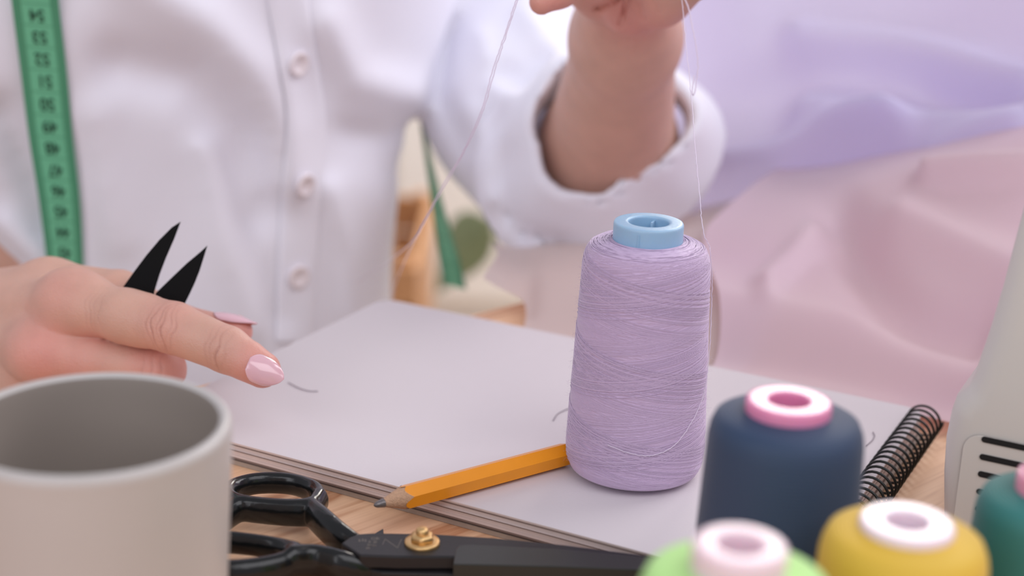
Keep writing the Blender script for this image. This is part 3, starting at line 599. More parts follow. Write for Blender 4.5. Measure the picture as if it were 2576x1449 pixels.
# --- right hand (left in the photo), holding the small scissors
ix = [P(185, 768, .519), P(242, 777, .512), P(438, 825, .4985), P(572, 880, .492), P(660, 930, .4885)]
md_ = [P(100, 880, .520), P(240, 905, .514), P(407, 930, .512), P(345, 990, .531), P(300, 940, .548)]
rg_ = [P(70, 950, .530), P(190, 975, .528), P(332, 982, .530), P(288, 962, .549), P(240, 950, .562)]
pk_ = [P(40, 1005, .546), P(140, 1025, .551), P(240, 1028, .560), P(205, 1025, .574), P(165, 1000, .582)]
th_ = [P(-70, 775, .560), P(125, 727, .545), P(300, 743, .530), P(388, 800, .5285), P(500, 837, .5265), P(592, 834, .525)]
WR = P(-150, 860, .575); ELR = np.array([-.42, .60, .035])
aIX = ix[3]-ix[2]; aIX /= np.linalg.norm(aIX); aI0 = ix[2]-ix[1]; aI0 /= np.linalg.norm(aI0)
toC = CAMP-ix[2]; toC /= np.linalg.norm(toC)
def finger(X, p, r, k=.0015):
    d = None
    for a, b, ra, rb in zip(p, p[1:], r, r[1:]): e = rcone(X, a, b, ra, rb); d = e if d is None else smin(d, e, k)
    return d
def creases(X, d):
    # skin folds over the two finger joints and the base of the index finger
    for c, ax, lst in ((ix[2], (aIX+aI0)/np.linalg.norm(aIX+aI0), [(-.0055, .9, .00020), (-.0036, .8, .00040), (-.0008, .5, .00030), (.0007, .3, .00044), (.0036, -.7, .00022), (.0052, -.8, .00026)]),
                       (ix[3], aIX, [(-.0040, .3, .00014), (-.0022, .2, .00016), (.0004, .0, .00042), (.0030, -.2, .00014)]),
                       (ix[1], aI0, [(.0030, .25, .00012), (.0046, .25, .00016), (.0062, .3, .0001), (.0085, .3, .00012)]),
                       (md_[2], (md_[2]-md_[1])/np.linalg.norm(md_[2]-md_[1]), [(-.004, .1, .00015), (-.001, .1, .0002), (.002, .1, .00018)])):
        q = X-c; s = q@ax; w = np.cross(ax, toC); w /= np.linalg.norm(w); nn = np.cross(w, ax); l = q@w; hgt = q@nn
        m = ss(hgt*np.sign(nn@toC), .0015, .004)*ss(-np.abs(s), -.016, -.008)
        if not np.any(m > 0): continue
        g = 0
        for s0, cv, A in lst: g = g+1.5*A*np.exp(-((s-s0-cv*l*l*60-.12*l-.0004*np.sin(l*900+s0*4000))/.00038)**2)*(1-.8*np.clip(np.abs(l-.002*math.sin(s0*3000))/.0075, 0, 1))
        d = d+m*g
    return d
def handR(X):
    palm = smin(rcone(X, P(-120, 800, .563), ix[0], .0128, .0099), rcone(X, P(-120, 850, .560), md_[0], .0135, .0092), .0055)
    palm = smin(palm, rcone(X, P(-120, 880, .572), rg_[0], .014, .0090), .0055); palm = smin(palm, rcone(X, P(-120, 910, .58), pk_[0], .014, .0085), .0055)
    palm = smin(palm, rcone(X, P(-100, 800, .572), th_[1], .0150, .0098), .010)
    palm = smin(palm, rcone(X, P(20, 850, .552), P(140, 900, .545), .014, .011), .010)
    palm = smin(palm, ell(X, P(172, 752, .5165), (.0066, .0066, .0066)), .009); palm = smin(palm, ell(X, P(112, 884, .5160), (.0064, .0064, .0064)), .009)
    fx = finger(X, ix, (.0096, .0090, .0083, .0074, .0058)); fx = smin(fx, rcone(X, (ix[1]*.4+ix[2]*.6), (ix[1]*.6+ix[2]*.4), .0087, .0090), .002)
    fx = smin(fx, rcone(X, P(625, 908, .4900), P(664, 934, .4888), .0062, .0046), .001)
    d = smin(palm, fx, .010)
    fm = finger(X, md_, (.0098, .0086, .0078, .0072, .0060)); fr = finger(X, rg_, (.0096, .0083, .0077, .0070, .0058)); fp = finger(X, pk_, (.0088, .0072, .0066, .0062, .0052))
    ft = finger(X, th_[1:], (.0098, .0086, .0083, .0076, .0058))
    pf = smin(palm, fm, .007); pr = smin(palm, fr, .006); pp_ = smin(palm, fp, .006); pt_ = smin(palm, ft, .007)
    d = np.minimum(np.minimum(d, pf), np.minimum(pr, pp_)); d = np.minimum(d, pt_)
    # web between the index and middle knuckles
    d = smin(d, rcone(X, P(150, 830, .525), P(225, 855, .522), .0085, .0045), .004)
    return d if X.shape[0] < 2 else creases(X, d)
def armR(X): return smin(smin(rcone(X, P(-100, 850, .565), WR, .0200, .0205), rcone(X, WR, ELR, .0215, .033), .01), rcone(X, ELR, SHR, .036, .045), .01)
def bodyR(X): return smin(handR(X), armR(X), .012)
# --- left hand (top of the photo), holding the thread
WL = P(1575, 92, .605); ELL = P(1505, 500, .795)
lf = [  # fingers of the left hand, knuckle to tip, pinching the thread above the frame
    ([P(1700, -70, .555), P(1742, -150, .535), P(1735, -215, .515), P(1700, -235, .505)], (.0095, .0085, .0075, .0058)),
    ([P(1655, -95, .545), P(1690, -190, .525), P(1690, -260, .51), P(1640, -275, .50)], (.0095, .0085, .0075, .0058)),
    ([P(1590, -110, .540), P(1600, -210, .52), P(1560, -240, .505), P(1520, -190, .50)], (.0095, .0085, .0075, .0058)),
    ([P(1520, -80, .540), P(1470, -70, .525), P(1405, -25, .518), P(1362, 6, .515)], (.0090, .0078, .0062, .0042)),
    ([P(1660, -10, .550), P(1725, -65, .530), P(1740, -130, .515), P(1720, -200, .505)], (.0115, .0098, .0088, .0070))]
def handL(X):
    pm = smin(rcone(X, P(1580, 45, .585), P(1620, -60, .555), .0135, .0135), rcone(X, P(1570, 40, .585), P(1540, -70, .555), .0115, .0125), .006)
    pm = smin(pm, rcone(X, P(1590, 18, .562), P(1680, -30, .556), .0100, .0105), .004); pm = smin(pm, rcone(X, P(1500, -10, .566), P(1440, -60, .552), .0085, .0075), .003)
    pm = smin(pm, ell(X, P(1590, 22, .560), (.0085, .0085, .0085)), .003)
    d = pm
    for p, r in lf: d = np.minimum(d, smin(pm, finger(X, p, r), .005))
    u, v = tpx(X[..., 0], X[..., 1], X[..., 2]); dd = (X-CAMP)@FW
    for A, w, ln in ((.0022, 5, [(1580, -14), (1570, 26), (1560, 60)]), (.0022, 6, [(1500, 22), (1530, 10), (1562, -6)]), (.0010, 6, [(1606, 6), (1618, 44)]), (.0010, 6, [(1642, -4), (1658, 34)])):
        d = d+A*np.exp(-(pdist(u, v, ln)/w)**2)*(dd < .572)
    return d
def armL(X):
    a = smin(rcone(X, P(1577, 60, .592), WL, .0175, .0192), rcone(X, WL, P(1530, 375, .71), .0194, .0302), .014)
    a = smin(smin(a, rcone(X, P(1530, 375, .71), ELL, .0302, .031), .012), rcone(X, ELL, P(1278, 60, .835), .029, .025), .01)
    return smin(a, rcone(X, P(1278, 60, .835), SHL, .025, .04), .01)
def bodyL(X): return smin(handL(X), armL(X), .010)
HIP = bodyC(-.24, .02)
def trunk(X):
    ax = np.stack([lT, -nT, [0, 0, 1]]).astype(float)
    d = ell(X, bodyC(.22), (.160, .098, .20), ax); d = smin(d, ell(X, bodyC(-.02), (.125, .092, .22), ax), .04); d = smin(d, ell(X, bodyC(-.22, .02), (.165, .115, .12), ax), .04)
    d = smin(d, rcone(X, SHR, SHL, .05, .05), .04); d = smin(d, rcone(X, bodyC(.34), bodyC(.46), .05, .048), .03)
    for s in (-1, 1):
        k0 = HIP+lT*s*.09; k1 = HIP+lT*s*.13+nT*.34+np.array([0, 0, -.01]); k2 = k1+np.array([0, 0, -.42])-nT*.03
        d = smin(d, rcone(X, k0, k1, .082, .058), .03); d = smin(d, rcone(X, k1, k2, .056, .038), .01); d = smin(d, rcone(X, k2, k2+nT*.14+np.array([0, 0, -.03]), .038, .03), .01)
    return d
def coarse(X): return smin(smin(trunk(X), armR(X), .01), armL(X), .01)
parts_ = []
def bb(pts, r): A = np.array(pts); return A.min(0)-r, A.max(0)+r
allR = ix+md_+rg_+pk_+th_+[P(-60, 850, .565)]; lo, hi = bb(allR, .016)
parts_.append(nets(bodyR, lo, hi, .00052))
armcut = lo[0]+.0024
lo2, hi2 = bb([WR, ELR], .045); hi2[0] = armcut
parts_.append(nets(bodyR, lo2, hi2, .0012))
allL = [q for p, _ in lf for q in p]+[P(1580, 45, .585), WL, P(1530, 375, .71)]; lo, hi = bb(allL, .035); hi[1] = P(1530, 410, .74)[1]
parts_.append(nets(bodyL, lo, hi, .0011))
lo3 = np.array([-.50, .45, -.76]); hi3 = np.array([.20, 1.02, .50])
Vc, Qc = nets(lambda X: np.where((X[..., 0] > -.40) | (X[..., 2] > .09) | (X[..., 1] > .64), coarse(X), .02), lo3, hi3, .009)
# keep the coarse grid out of where the fine grids are
def cut(V, Q, keep):
    k = keep(V[Q].mean(1)); return V, Q[k]
yl = P(1530, 400, .73)[1]
Vc, Qc = cut(Vc, Qc, lambda c: ~((c[:, 1] < yl) & (c[:, 0] > -.0) & (c[:, 2] > -.1)) & ~((c[:, 0] < -.10) & (c[:, 1] < .60) & (c[:, 2] < .09) & (c[:, 2] > -.06) & (c[:, 0] > -.43)))
parts_.append((Vc, Qc))
VV = []; QQ = []; n0 = 0
for V, Q in parts_: VV.append(V); QQ.append(Q+n0); n0 += len(V)
VV = np.vstack(VV); QQ = np.vstack(QQ)
PER = thing('person', 'person in a white shirt seated behind the table, holding small scissors and a thread', 'person', (TC[0], TC[1], -.75))
body = mesh_obj('body', VV, QQ, M_skin, PER)
spots = [(ix[2], .009, .8), (ix[3], .007, .6), (ix[4], .011, 1.), (P(168, 750, .512), .010, .6), (P(115, 885, .512), .013, .9), (P(200, 915, .512), .014, .7), (md_[2], .012, 1.), (th_[5], .012, 1.), (th_[4], .010, .8), (P(1600, 20, .555), .02, .9), (P(1380, 0, .515), .012, .8), (P(240, 850, .512), .008, .7), (P(1520, 480, .76), .02, .5)]
fl = np.zeros(len(VV))
for c, r, a in spots: fl = np.maximum(fl, a*np.exp(-((VV-c)**2).sum(1)/(r*r)))
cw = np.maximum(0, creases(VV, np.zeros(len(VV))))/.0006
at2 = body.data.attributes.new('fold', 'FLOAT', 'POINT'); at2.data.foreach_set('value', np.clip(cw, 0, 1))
at_ = body.data.attributes.new('flush', 'FLOAT', 'POINT'); at_.data.foreach_set('value', fl)
mdm = body.modifiers.new('s', 'SMOOTH'); mdm.factor = .25; mdm.iterations = 1
# --- nails
M_nail = mat('nail_polish', lin(226, 178, 188), .12, coat=.9, sss=.1, spec=.6); M_nail2 = mat('nail_underside', lin(205, 105, 60), .35, sss=.2)
def nail(name, c, ax, nr, L, Wd, curv, lift=.0, tipk=1.0, lab=None):
    ax = ax/np.linalg.norm(ax); nr = nr-ax*(nr@ax); nr /= np.linalg.norm(nr); sd = np.cross(nr, ax); V = []; F = []; nu, nv = 22, 12
    for layer in (0, 1):
        for i in range(nu+1):
            t = i/nu; w = Wd*.5*(1-(1-min(1, t/.28))**2.2*.55)*(1-max(0, (t-.42)/.58)**1.9)**.66 if t < 1 else .00004
            w = max(w, .00004)
            for j in range(nv+1):
                q = -1+2*j/nv; y = w*q; drop = curv*(q*w/(Wd*.5))**2+.00022*t*t*6*curv/.0015
                V.append(c+ax*(t-.42)*L+sd*y+nr*(-drop+lift*t-layer*.00045+(.0004*math.sin(PI*min(1, t*1.1)))))
    M_ = (nu+1)*(nv+1)
    mi = []
    for i in range(nu):
        for j in range(nv):
            a = i*(nv+1)+j; F.append((a, a+1, a+nv+2, a+nv+1)); mi.append(0); F.append((M_+a, M_+a+nv+1, M_+a+nv+2, M_+a+1)); mi.append(1 if i > nu*.45 else 0)
    bd_ = [j for j in range(nv+1)]+[i*(nv+1)+nv for i in range(1, nu+1)]+[nu*(nv+1)+j for j in range(nv-1, -1, -1)]+[i*(nv+1) for i in range(nu-1, 0, -1)]
    for a, b in zip(bd_, bd_[1:]+bd_[:1]): F.append((a, M_+a, M_+b, b)); mi.append(0)
    o = mesh_obj(name, V, F, [M_nail, M_nail2], PER, mi=mi)
    bm = bmesh.new(); bm.from_mesh(o.data); bmesh.ops.recalc_face_normals(bm, faces=bm.faces); bm.to_mesh(o.data); bm.free(); return o
nail('fingernail', P(662, 929, .4812), P(708, 948, .4832)-P(622, 913, .4822), -FW*.96+UP*.30+RT*.10, .0122, .0092, .0019)
nail('thumbnail', P(588, 789, .5245), P(646, 804, .5225)-P(530, 792, .5255), UP*1.0+FW*.10, .0150, .0104, .0026)
# --- clothes
M_shirt = mat('white_cotton', lin(238, 237, 248), .8, sheen=.3, bump=.1, bscale=1500)
AXF = P(1575, 92, .605)-ELL; AXF /= np.linalg.norm(AXF); CUF = P(1517, 352, .705)
T_folds = [(.010, 60, [(330, -60), (520, 60), (650, 190), (705, 330), (715, 450)]), (-.010, 60, [(300, 160), (480, 200), (590, 330), (650, 500)]), (.005, 34, [(520, 380), (560, 600), (640, 820)]), (-.004, 30, [(640, 560), (700, 800)]),
           (.007, 30, [(0, 560), (90, 640), (200, 760)]), (-.008, 40, [(10, 280), (70, 420), (130, 560)]), (.005, 50, [(240, 300), (300, 600)]), (-.006, 60, [(960, 400), (880, 380)]), (.007, 45, [(830, 60), (900, 200), (1040, 240)]),
           (.006, 30, [(840, 480), (880, 640), (890, 800)]), (-.005, 30, [(860, 330), (960, 340), (1040, 300)])]
S_folds = [(-.007, 30, [(1120, 60), (1110, 240), (1180, 360)]), (-.005, 24, [(1290, 380), (1262, 460), (1275, 540), (1330, 590), (1420, 618)]), (.007, 30, [(1330, 30), (1400, 140), (1400, 260)]), (-.006, 22, [(1240, 180), (1320, 200), (1370, 150)]),
           (.006, 26, [(1180, 280), (1210, 400), (1230, 500)]), (-.004, 14, [(1330, 230), (1240, 330)]), (.005, 20, [(1210, 90), (1240, 220), (1300, 260)])]
def pxfold(X, folds):
    u, v = tpx(X[..., 0], X[..., 1], X[..., 2]); g = 0
    for A, w, ln in folds: g = g+.75*A*np.exp(-(pdist(u, v, ln)/(w*1.15))**2)
    return g
def shirt(X):
    q = X-TC; a = q@lT; b = q@nT; z = X[..., 2]
    wa = .112+.046*ss(z, -.02, .13)-.03*ss(z, .26, .36)+.04*(1-ss(z, -.22, -.06)); wb = .110+.016*ss(z, .04, .14)-.04*ss(z, .24, .36)+.012*(1-ss(z, -.2, -.05))
    k = np.sqrt((a/wa)**2+(b/wb)**2)+1e-9; d = (k-1)*np.minimum(wa, wb)*.9; d = np.maximum(np.maximum(d, z-.36), -.30-z)
    d = smin(d, rcone(X, SHR+np.array([0, 0, .0]), SHL, .062, .062), .03)
    fr = ss(b, -.02, .03); d = d-fr*pxfold(X, T_folds)-.0022*vnoise(X, 34, 2)
    r = smin(rcone(X, SHR, ELR, .066, .058), rcone(X, ELR, (ELR+WR)/2-np.array([.02, 0, 0]), .058, .046), .02)
    l = smin(rcone(X, SHL, P(1262, 20, .840), .056, .0345), rcone(X, P(1262, 20, .840), P(1315, 290, .80), .0345, .044), .03)
    l = smin(l, rcone(X, P(1315, 290, .80), P(1430, 440, .775), .045, .042), .02)
    qc = X-CUF; h = qc@AXF; rad = np.linalg.norm(qc-h[..., None]*AXF, axis=-1); th = np.arctan2(qc@UP, qc@RT)
    wob = .0035*np.sin(2*th+.6)+.0020*np.sin(3*th+1.)+.001*np.sin(7*th)
    cx = np.abs(rad-.0400-wob+.42*h)-.0030; cy = np.abs(h+.004*np.sin(2*th))-.024; cuff = np.minimum(np.maximum(cx, cy), 0)+np.hypot(np.maximum(cx, 0), np.maximum(cy, 0))-.0030
    l = smin(l, cuff, .006)
    bore = np.maximum(rad-.0315-wob-.0, -.060-h); l = np.maximum(l, -bore)
    l = l-pxfold(X, S_folds)*ss(-h, -.02, .01)-.0020*vnoise(X, 42, 9)
    return smin(smin(d, r, .02), l, .012)
Vs, Qs = nets(shirt, (-.50, .44, -.33), (.16, 1.0, .42), .0034)
shirt_o = mesh_obj('shirt', Vs, Qs, M_shirt, PER); mds = shirt_o.modifiers.new('s', 'SMOOTH'); mds.factor = .5; mds.iterations = 3
def trousers(X):
    ax = np.stack([lT, -nT, [0, 0, 1]]).astype(float); d = ell(X, bodyC(-.23, .02), (.180, .128, .125), ax)
    for s in (-1, 1):
        k0 = HIP+lT*s*.09; k1 = HIP+lT*s*.13+nT*.34+np.array([0, 0, -.01]); k2 = k1+np.array([0, 0, -.42])-nT*.03
        d = smin(d, rcone(X, k0, k1, .094, .069), .03); d = smin(d, rcone(X, k1, k2+np.array([0, 0, .04]), .068, .052), .01)
    return d
V_, Q_ = nets(trousers, (-.45, .30, -.76), (.20, 1.02, -.08), .009); mesh_obj('trousers', V_, Q_, mat('beige_cloth', lin(205, 192, 185), .8), PER)
from mathutils.bvhtree import BVHTree
bv = BVHTree.FromPolygons([Vector(v) for v in Vs], [tuple(map(int, q)) for q in Qs])
def hit(u, v, off=0, tree=None, default=.72):
    r = FW + RT*((u-1288)/FPX) - UP*((v-724.5)/FPX); L = np.linalg.norm(r); h = (tree or bv).ray_cast(Vector(CAMP), Vector(r/L))
    if h[0] is None: return P(u, v, default), -FW
    n = np.array(h[1]); n = n if n@r < 0 else -n; return np.array(h[0])+n*off, n
V = []; F = []; nu = 11; rows = [(-40, 700, 55), (0, 722, 54), (155, 748, 52), (300, 768, 50), (465, 757, 50), (690, 745, 50), (860, 738, 50)]
rs = spline(rows, 70)
for vv, uc, hw in rs:
    for j in range(nu):
        t = -1+2*j/(nu-1); p, n = hit(uc+hw*t, vv, .0004 if abs(t) > .99 else .0019); V.append(p)
for i in range(69):
    for j in range(nu-1): F.append((i*nu+j, (i+1)*nu+j, (i+1)*nu+j+1, i*nu+j+1))
pk3 = mesh_obj('button_placket', V, F, M_shirt, shirt_o); m3 = pk3.modifiers.new('s', 'SMOOTH'); m3.factor = .5; m3.iterations = 2
M_btn = mat('pearl_button', lin(236, 226, 230), .15, coat=.6, spec=.7)
for u, v in ((741, 157), (757, 462), (744, 692)):
    p, n = hit(u, v, .0022); q, f = lathe_vf([(0, .0004), (.0022, .0004), (.0034, .0012), (.0046, .0019), (.0054, .0014), (.0056, .0004), (.0050, -.0003), (0, -.0003)], 32)
    M3 = Vector(n).to_track_quat('Z', 'Y').to_matrix(); mesh_obj('shirt_button', [Vector(p)+M3@Vector(x) for x in q], f, M_btn, shirt_o)
fix(PER)

stl = thing('stool', 'round beige stool under the seated person, hidden behind the table', 'stool', (TC[0], TC[1], -.75))
sc = bodyC(0, .0)
o = lathe('seat', [(0, -.415), (.165, -.415), (.18, -.405), (.18, -.375), (.165, -.362), (0, -.362)], M_cab, stl, 40, c=(sc[0], sc[1], 0))
for k in range(4):
    a = k*PI/2+.4; v, f = tube_vf([(sc[0]+.12*math.cos(a), sc[1]+.12*math.sin(a), -.415), (sc[0]+.17*math.cos(a), sc[1]+.17*math.sin(a), -.75)], .014, 10); mesh_obj('leg', v, f, M_cab, stl)
fix(stl)

# ---------------------------------------------------------------- tape measure
def tape_mat():
    m, nt, b = pmat('green_tape'); N = nt.nodes.new; L = nt.links.new
    uv = N('ShaderNodeUVMap'); sp = N('ShaderNodeSeparateXYZ'); L(uv.outputs[0], sp.inputs[0])
    def mth(op, a, bb_=None, c=None):
        q = N('ShaderNodeMath'); q.operation = op
        for i, x in enumerate((a, bb_, c)):
            if x is None: continue
            if isinstance(x, (int, float)): q.inputs[i].default_value = x
            else: L(x, q.inputs[i])
        return q.outputs[0]
    ux = mth('ABSOLUTE', mth('SUBTRACT', sp.outputs[0], .5)); edge = mth('GREATER_THAN', ux, .31)
    fr = mth('FRACT', sp.outputs[1]); line = mth('GREATER_THAN', mth('ABSOLUTE', mth('SUBTRACT', fr, .5)), .465)
    alt = mth('GREATER_THAN', mth('FRACT', mth('MULTIPLY', sp.outputs[1], 10)), .62); tick = mth('MULTIPLY', alt, edge)
    dk = mth('MAXIMUM', mth('MULTIPLY', edge, .55), mth('MULTIPLY', line, .5)); dk = mth('MAXIMUM', dk, mth('MULTIPLY', tick, .85))
    mx = N('ShaderNodeMix'); mx.data_type = 'RGBA'; mx.inputs[6].default_value = (*lin(110, 192, 152), 1); mx.inputs[7].default_value = (*lin(52, 122, 90), 1); L(dk, mx.inputs[0])
    L(mx.outputs[2], b.inputs['Base Color']); b.inputs['Roughness'].default_value = .45; return m
ctr = spline([(-70, 82, 54), (0, 88, 54), (172, 109, 54), (345, 128, 50), (500, 149, 45), (650, 163, 38), (760, 170, 34)], 140)
dep_ = []
for vv, uc, hw in ctr: p, n = hit(uc, vv, .0); dep_.append(min((p-CAMP)@FW, (hit(uc+50, vv)[0]-CAMP)@FW, (hit(uc-50, vv)[0]-CAMP)@FW))
dep_ = np.array(dep_); c_ = np.polyfit(ctr[:, 0], dep_, 2); fitd = np.polyval(c_, ctr[:, 0]); fitd += (dep_-fitd).min()-.002
rowsT = []          # centre, half-width vector, cell coordinate
HWR = .0092
nums = [(37, 54), (92, 53), (147, 52), (203, 51), (261, 50), (317, 49), (371, 48), (427, 47), (480, 46), (531, 45), (583, 44), (635, 43)]
ny_ = np.array([q[0] for q in nums]); nn_ = np.array([q[1] for q in nums]); 
def cell(v): 
    if v < ny_[0]: return 54.5+(ny_[0]-v)/55
    if v > ny_[-1]: return 43.5-(v-ny_[-1])/52
    return np.interp(v, ny_, nn_)+.5
left_rows = []
for (vv, uc, hw), d in zip(ctr, fitd):
    hx = hw/FPX*d; hd = math.sqrt(max(HWR**2-hx**2, 0)); tl = np.array([.12, 0])
    left_rows.append((P(uc, vv, d), RT*hx-UP*hx*.03+FW*hd*.8, cell(vv)))
left_rows = left_rows[::-1]
top = left_rows[-1][0]; c0 = left_rows[-1][2]
nk = [top, bodyC(.26)-lT*.11+nT*.125, bodyC(.40)-lT*.08+nT*.03, bodyC(.44)-nT*.085, bodyC(.40)+lT*.08+nT*.03, bodyC(.26)+lT*.12+nT*.115, P(1048, 120, .775)]
nkp = spline([*nk], 60)[1:-1]; rowsN = []
cc = c0
pv = top
for i, p in enumerate(nkp):
    cc += np.linalg.norm(p-pv)/.0145; pv = p; t = i/len(nkp)
    out = p-bodyC(p[2]); out[2] = 0; out /= np.linalg.norm(out)+1e-9; tg = nkp[min(i+1, len(nkp)-1)]-nkp[max(i-1, 0)]; tg /= np.linalg.norm(tg); hv = np.cross(out, tg); hv /= np.linalg.norm(hv)
    if hv@RT < 0 and t < .3: hv = -hv
    if rowsN and hv@rowsN[-1][1] < 0: hv = -hv
    rowsN.append((p, hv*HWR, cc))
r2 = spline([(180, 1042, 1, .785), (300, 1060, 3, .80), (430, 1084, 9, .805), (545, 1107, 17, .805), (650, 1130, 25, .80), (722, 1146, 27, .80)], 50); rowsR = []
for vv, uc, hw, d in r2:
    hx = hw/FPX*d; hd = math.sqrt(max(HWR**2-hx**2, 0)); hv = RT*hx-UP*hx*.25+FW*hd
    if not rowsR and rowsN and hv@rowsN[-1][1] < 0: sg = -1
    elif not rowsR: sg = 1
    cc += np.linalg.norm(P(uc, vv, d)-pv)/.0145; pv = P(uc, vv, d); rowsR.append((pv, hv*sg, cc))
allr = left_rows+rowsN+rowsR; V = []; F = []; UV = []; nj = 7
for p, h, c in allr:
    for j in range(nj): t = -1+2*j/(nj-1); V.append(p+h*t); UV.append(((t+1)/2, c))
for i in range(len(allr)-1):
    for j in range(nj-1): F.append((i*nj+j, i*nj+j+1, (i+1)*nj+j+1, (i+1)*nj+j))
nV = len(V); M_ink = mat('dark_ink', lin(24, 70, 52), .6)
tv_ = np.array([r[2] for r in left_rows]); tc_ = np.array([r[0] for r in left_rows]); th2 = np.array([r[1] for r in left_rows]); TF = []
for num in range(43, 55):
    cu_ = bpy.data.curves.new('t', 'FONT'); cu_.body = str(num); cu_.align_x = 'CENTER'; cu_.align_y = 'CENTER'; cu_.size = 1.0; cu_.offset = .012; ob_ = bpy.data.objects.new('t', cu_); COL.objects.link(ob_)
    bpy.context.view_layer.update(); dg = bpy.context.evaluated_depsgraph_get(); me_ = ob_.evaluated_get(dg).to_mesh(); n0 = len(V)
    for vx in me_.vertices:
        x, y = vx.co.x, vx.co.y+.0; cx = -x*.66; cy = num+.5+(-y)*.86*-1*-1   # turned half round, read from above
        cy = num+.5-y*.80
        # rows run upwards with rising numbers
        c = np.array([np.interp(cy, tv_, tc_[:, k]) for k in range(3)]); h = np.array([np.interp(cy, tv_, th2[:, k]) for k in range(3)])
        c2 = np.array([np.interp(cy+.1, tv_, tc_[:, k]) for k in range(3)]); nm = np.cross(h, c2-c); nm /= np.linalg.norm(nm); nm = nm if nm@FW < 0 else -nm
        V.append(c+h*cx+nm*.00035)
    for pl2 in me_.polygons: TF.append(tuple(n0+i for i in pl2.vertices))
    ob_.evaluated_get(dg).to_mesh_clear(); bpy.data.objects.remove(ob_); bpy.data.curves.remove(cu_)
UV += [(.5, .5)]*(len(V)-nV)
tp = mesh_obj('tape_measure', V, F+TF, [tape_mat(), M_ink], None, smooth=False, mi=[0]*len(F)+[1]*len(TF), uvs=UV)
tag(tp, "green tape measure hanging around the person's neck, its numbers upside down", 'tape measure')

# ---------------------------------------------------------------- small scissors in the hand
M_snip = mat('black_coated_steel', (.004, .004, .0045), .65, spec=.12, bump=.05, bscale=600)
sn = thing('thread_scissors', 'small black thread scissors with open pointed blades, held between thumb and index finger', 'scissors', tuple(P(385, 790, .5135)))
def px_prism(name, px, d0, th, m, parent, slope=0, bv_=.00025):
    a = [P(u, v, d0+slope*(v-700)) for u, v in px]; b = [P(u, v, d0+th+slope*(v-700)) for u, v in px]; n = len(px)
    o = mesh_obj(name, a+b, [tuple(range(n)), tuple(range(2*n-1, n-1, -1))]+[(i, n+i, n+(i+1) % n, (i+1) % n) for i in range(n)], m, parent, smooth=False)
    bm = bmesh.new(); bm.from_mesh(o.data); bmesh.ops.recalc_face_normals(bm, faces=bm.faces); bm.to_mesh(o.data); bm.free(); return bevel(o, bv_, 2)
px_prism('blade', [(455, 557), (432, 572), (400, 604), (368, 642), (338, 682), (308, 724), (322, 770), (352, 805), (385, 800), (388, 735), (402, 690), (418, 648), (438, 602)], .5158, .0011, M_snip, sn, .000006)
px_prism('blade', [(522, 617), (506, 632), (470, 662), (430, 700), (392, 737), (386, 770), (400, 812), (432, 815), (464, 766), (478, 738), (490, 712), (502, 682), (512, 650)], .5144, .0011, M_snip, sn, .000006)
q, f = lathe_vf([(0, .0008), (.0016, .0007), (.0019, 0), (.0019, -.003), (0, -.003)], 24); M3 = Vector(-FW).to_track_quat('Z', 'Y').to_matrix(); pr_ = Vector(P(392, 782, .5158)); mesh_obj('rivet', [pr_+M3@Vector(x) for x in q], f, mat('steel', (.5, .5, .52), .3, metal=1), sn)
M_han = mat('dark_handle', (.010, .009, .022), .35)
for pth in ([(370, 795, .5135), (355, 850, .5160), (352, 880, .5215), (335, 930, .5285), (285, 960, .533)], [(415, 805, .5120), (402, 850, .5165), (385, 890, .5235), (360, 950, .5285), (300, 985, .535)]):
    v, f = tube_vf(spline([P(*q_) for q_ in pth], 24), .0021, 10, flat=.8); mesh_obj('handle', v, f, M_han, sn)
fix(sn)

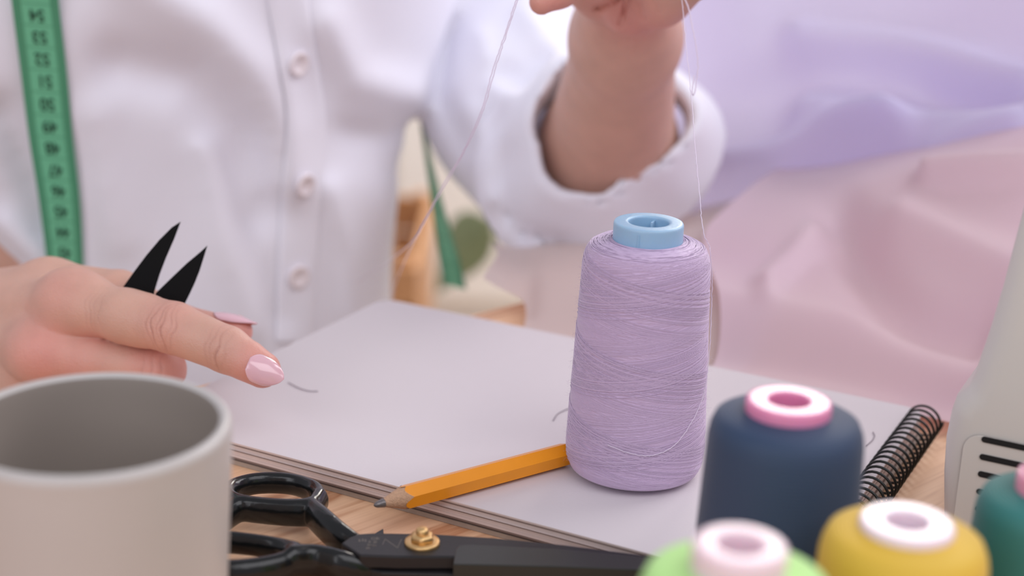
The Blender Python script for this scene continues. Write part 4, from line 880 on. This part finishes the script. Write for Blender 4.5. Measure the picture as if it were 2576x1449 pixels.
# ---------------------------------------------------------------- thread strands
M_str = mat('pale_lilac_strand', lin(226, 212, 232), .5, sheen=.4)
def strand(paths, rad=.00016, fuzz=24):
    mb = MB(); q = np.random.RandomState(5)
    for pth, n in paths:
        s_ = spline(pth, n); s_[1:-1] += q.normal(size=(n-2, 3))*.00006; v, f = tube_vf(s_, rad, 6); mb.add(v, f)
        for _ in range(fuzz):
            i = q.randint(2, n-2); d_ = q.normal(size=3)*.0008; v, f = tube_vf([s_[i], s_[i]+d_*.5, s_[i]+d_*.8+q.normal(size=3)*.0002], .000012, 3); mb.add(v, f)
    return mb
a1 = [P(1560, -235, .495), P(1400, -160, .492), P(1330, -70, .490), P(1299, 0, .490), P(1272, 80, .492), P(1243, 165, .495), P(1208, 285, .50), P(1160, 390, .51), P(1120, 455, .52), P(1085, 520, .535), P(1042, 600, .565), P(1000, 640, .60), P(965, 668, .635), P(925, 690, .665), P(900, 712, .69)]
a2 = [p+RT*.0006+UP*.0004*math.sin(i*2.1) for i, p in enumerate(a1[:10])]+[P(1046, 600, .565), P(1025, 640, .59), P(1000, 700, .635), P(986, 745, .665), P(980, 790, .69)]
tag(strand([(a1, 160), (a2, 160)]).build('thread', M_str), 'two pale lilac thread ends trailing from the raised hand towards the shirt', 'thread')
lt = [c for c in lil.children if c.name.startswith('thread')][0]
bpy.context.view_layer.update()
bl = BVHTree.FromPolygons([lil.matrix_basis @ v.co for v in lt.data.vertices], [tuple(p.vertices) for p in lt.data.polygons])
dsp = (np.array(LS)-CAMP)@FW
top_d = (np.array([LS[0]+.012, LS[1], .080])-CAMP)@FW
b_ = [P(1650, -200, .505), P(1700, -60, .508), P(1716, 8, .510), P(1726, 120, .497), P(1737, 220, .488), P(1749, 370, .474), P(1760, 490, .465), P(1769, 580, top_d)]
wr = [hit(u, v, .0005, bl, dsp-.02)[0] for u, v in ((1786, 622), (1791, 700), (1789, 800), (1785, 880), (1778, 950), (1760, 1010), (1728, 1076), (1690, 1122), (1640, 1144), (1590, 1140), (1530, 1118))]
b3 = [P(1690, -60, .512), P(1727, 8, .512), P(1740, 60, .511), P(1750, 110, .510), P(1756, 165, .510), P(1751, 205, .510), P(1747, 236, .510), P(1741, 232, .510), P(1747, 190, .5105)]
mb = strand([(b_+wr[:1], 120), (wr, 120)], .00012, 50); q2 = strand([(b3, 80)], .0002, 200); mb.add(q2.v, q2.f)
tag(mb.build('thread', M_str), 'pale thread pulled up from the lilac cone to the raised hand', 'thread')
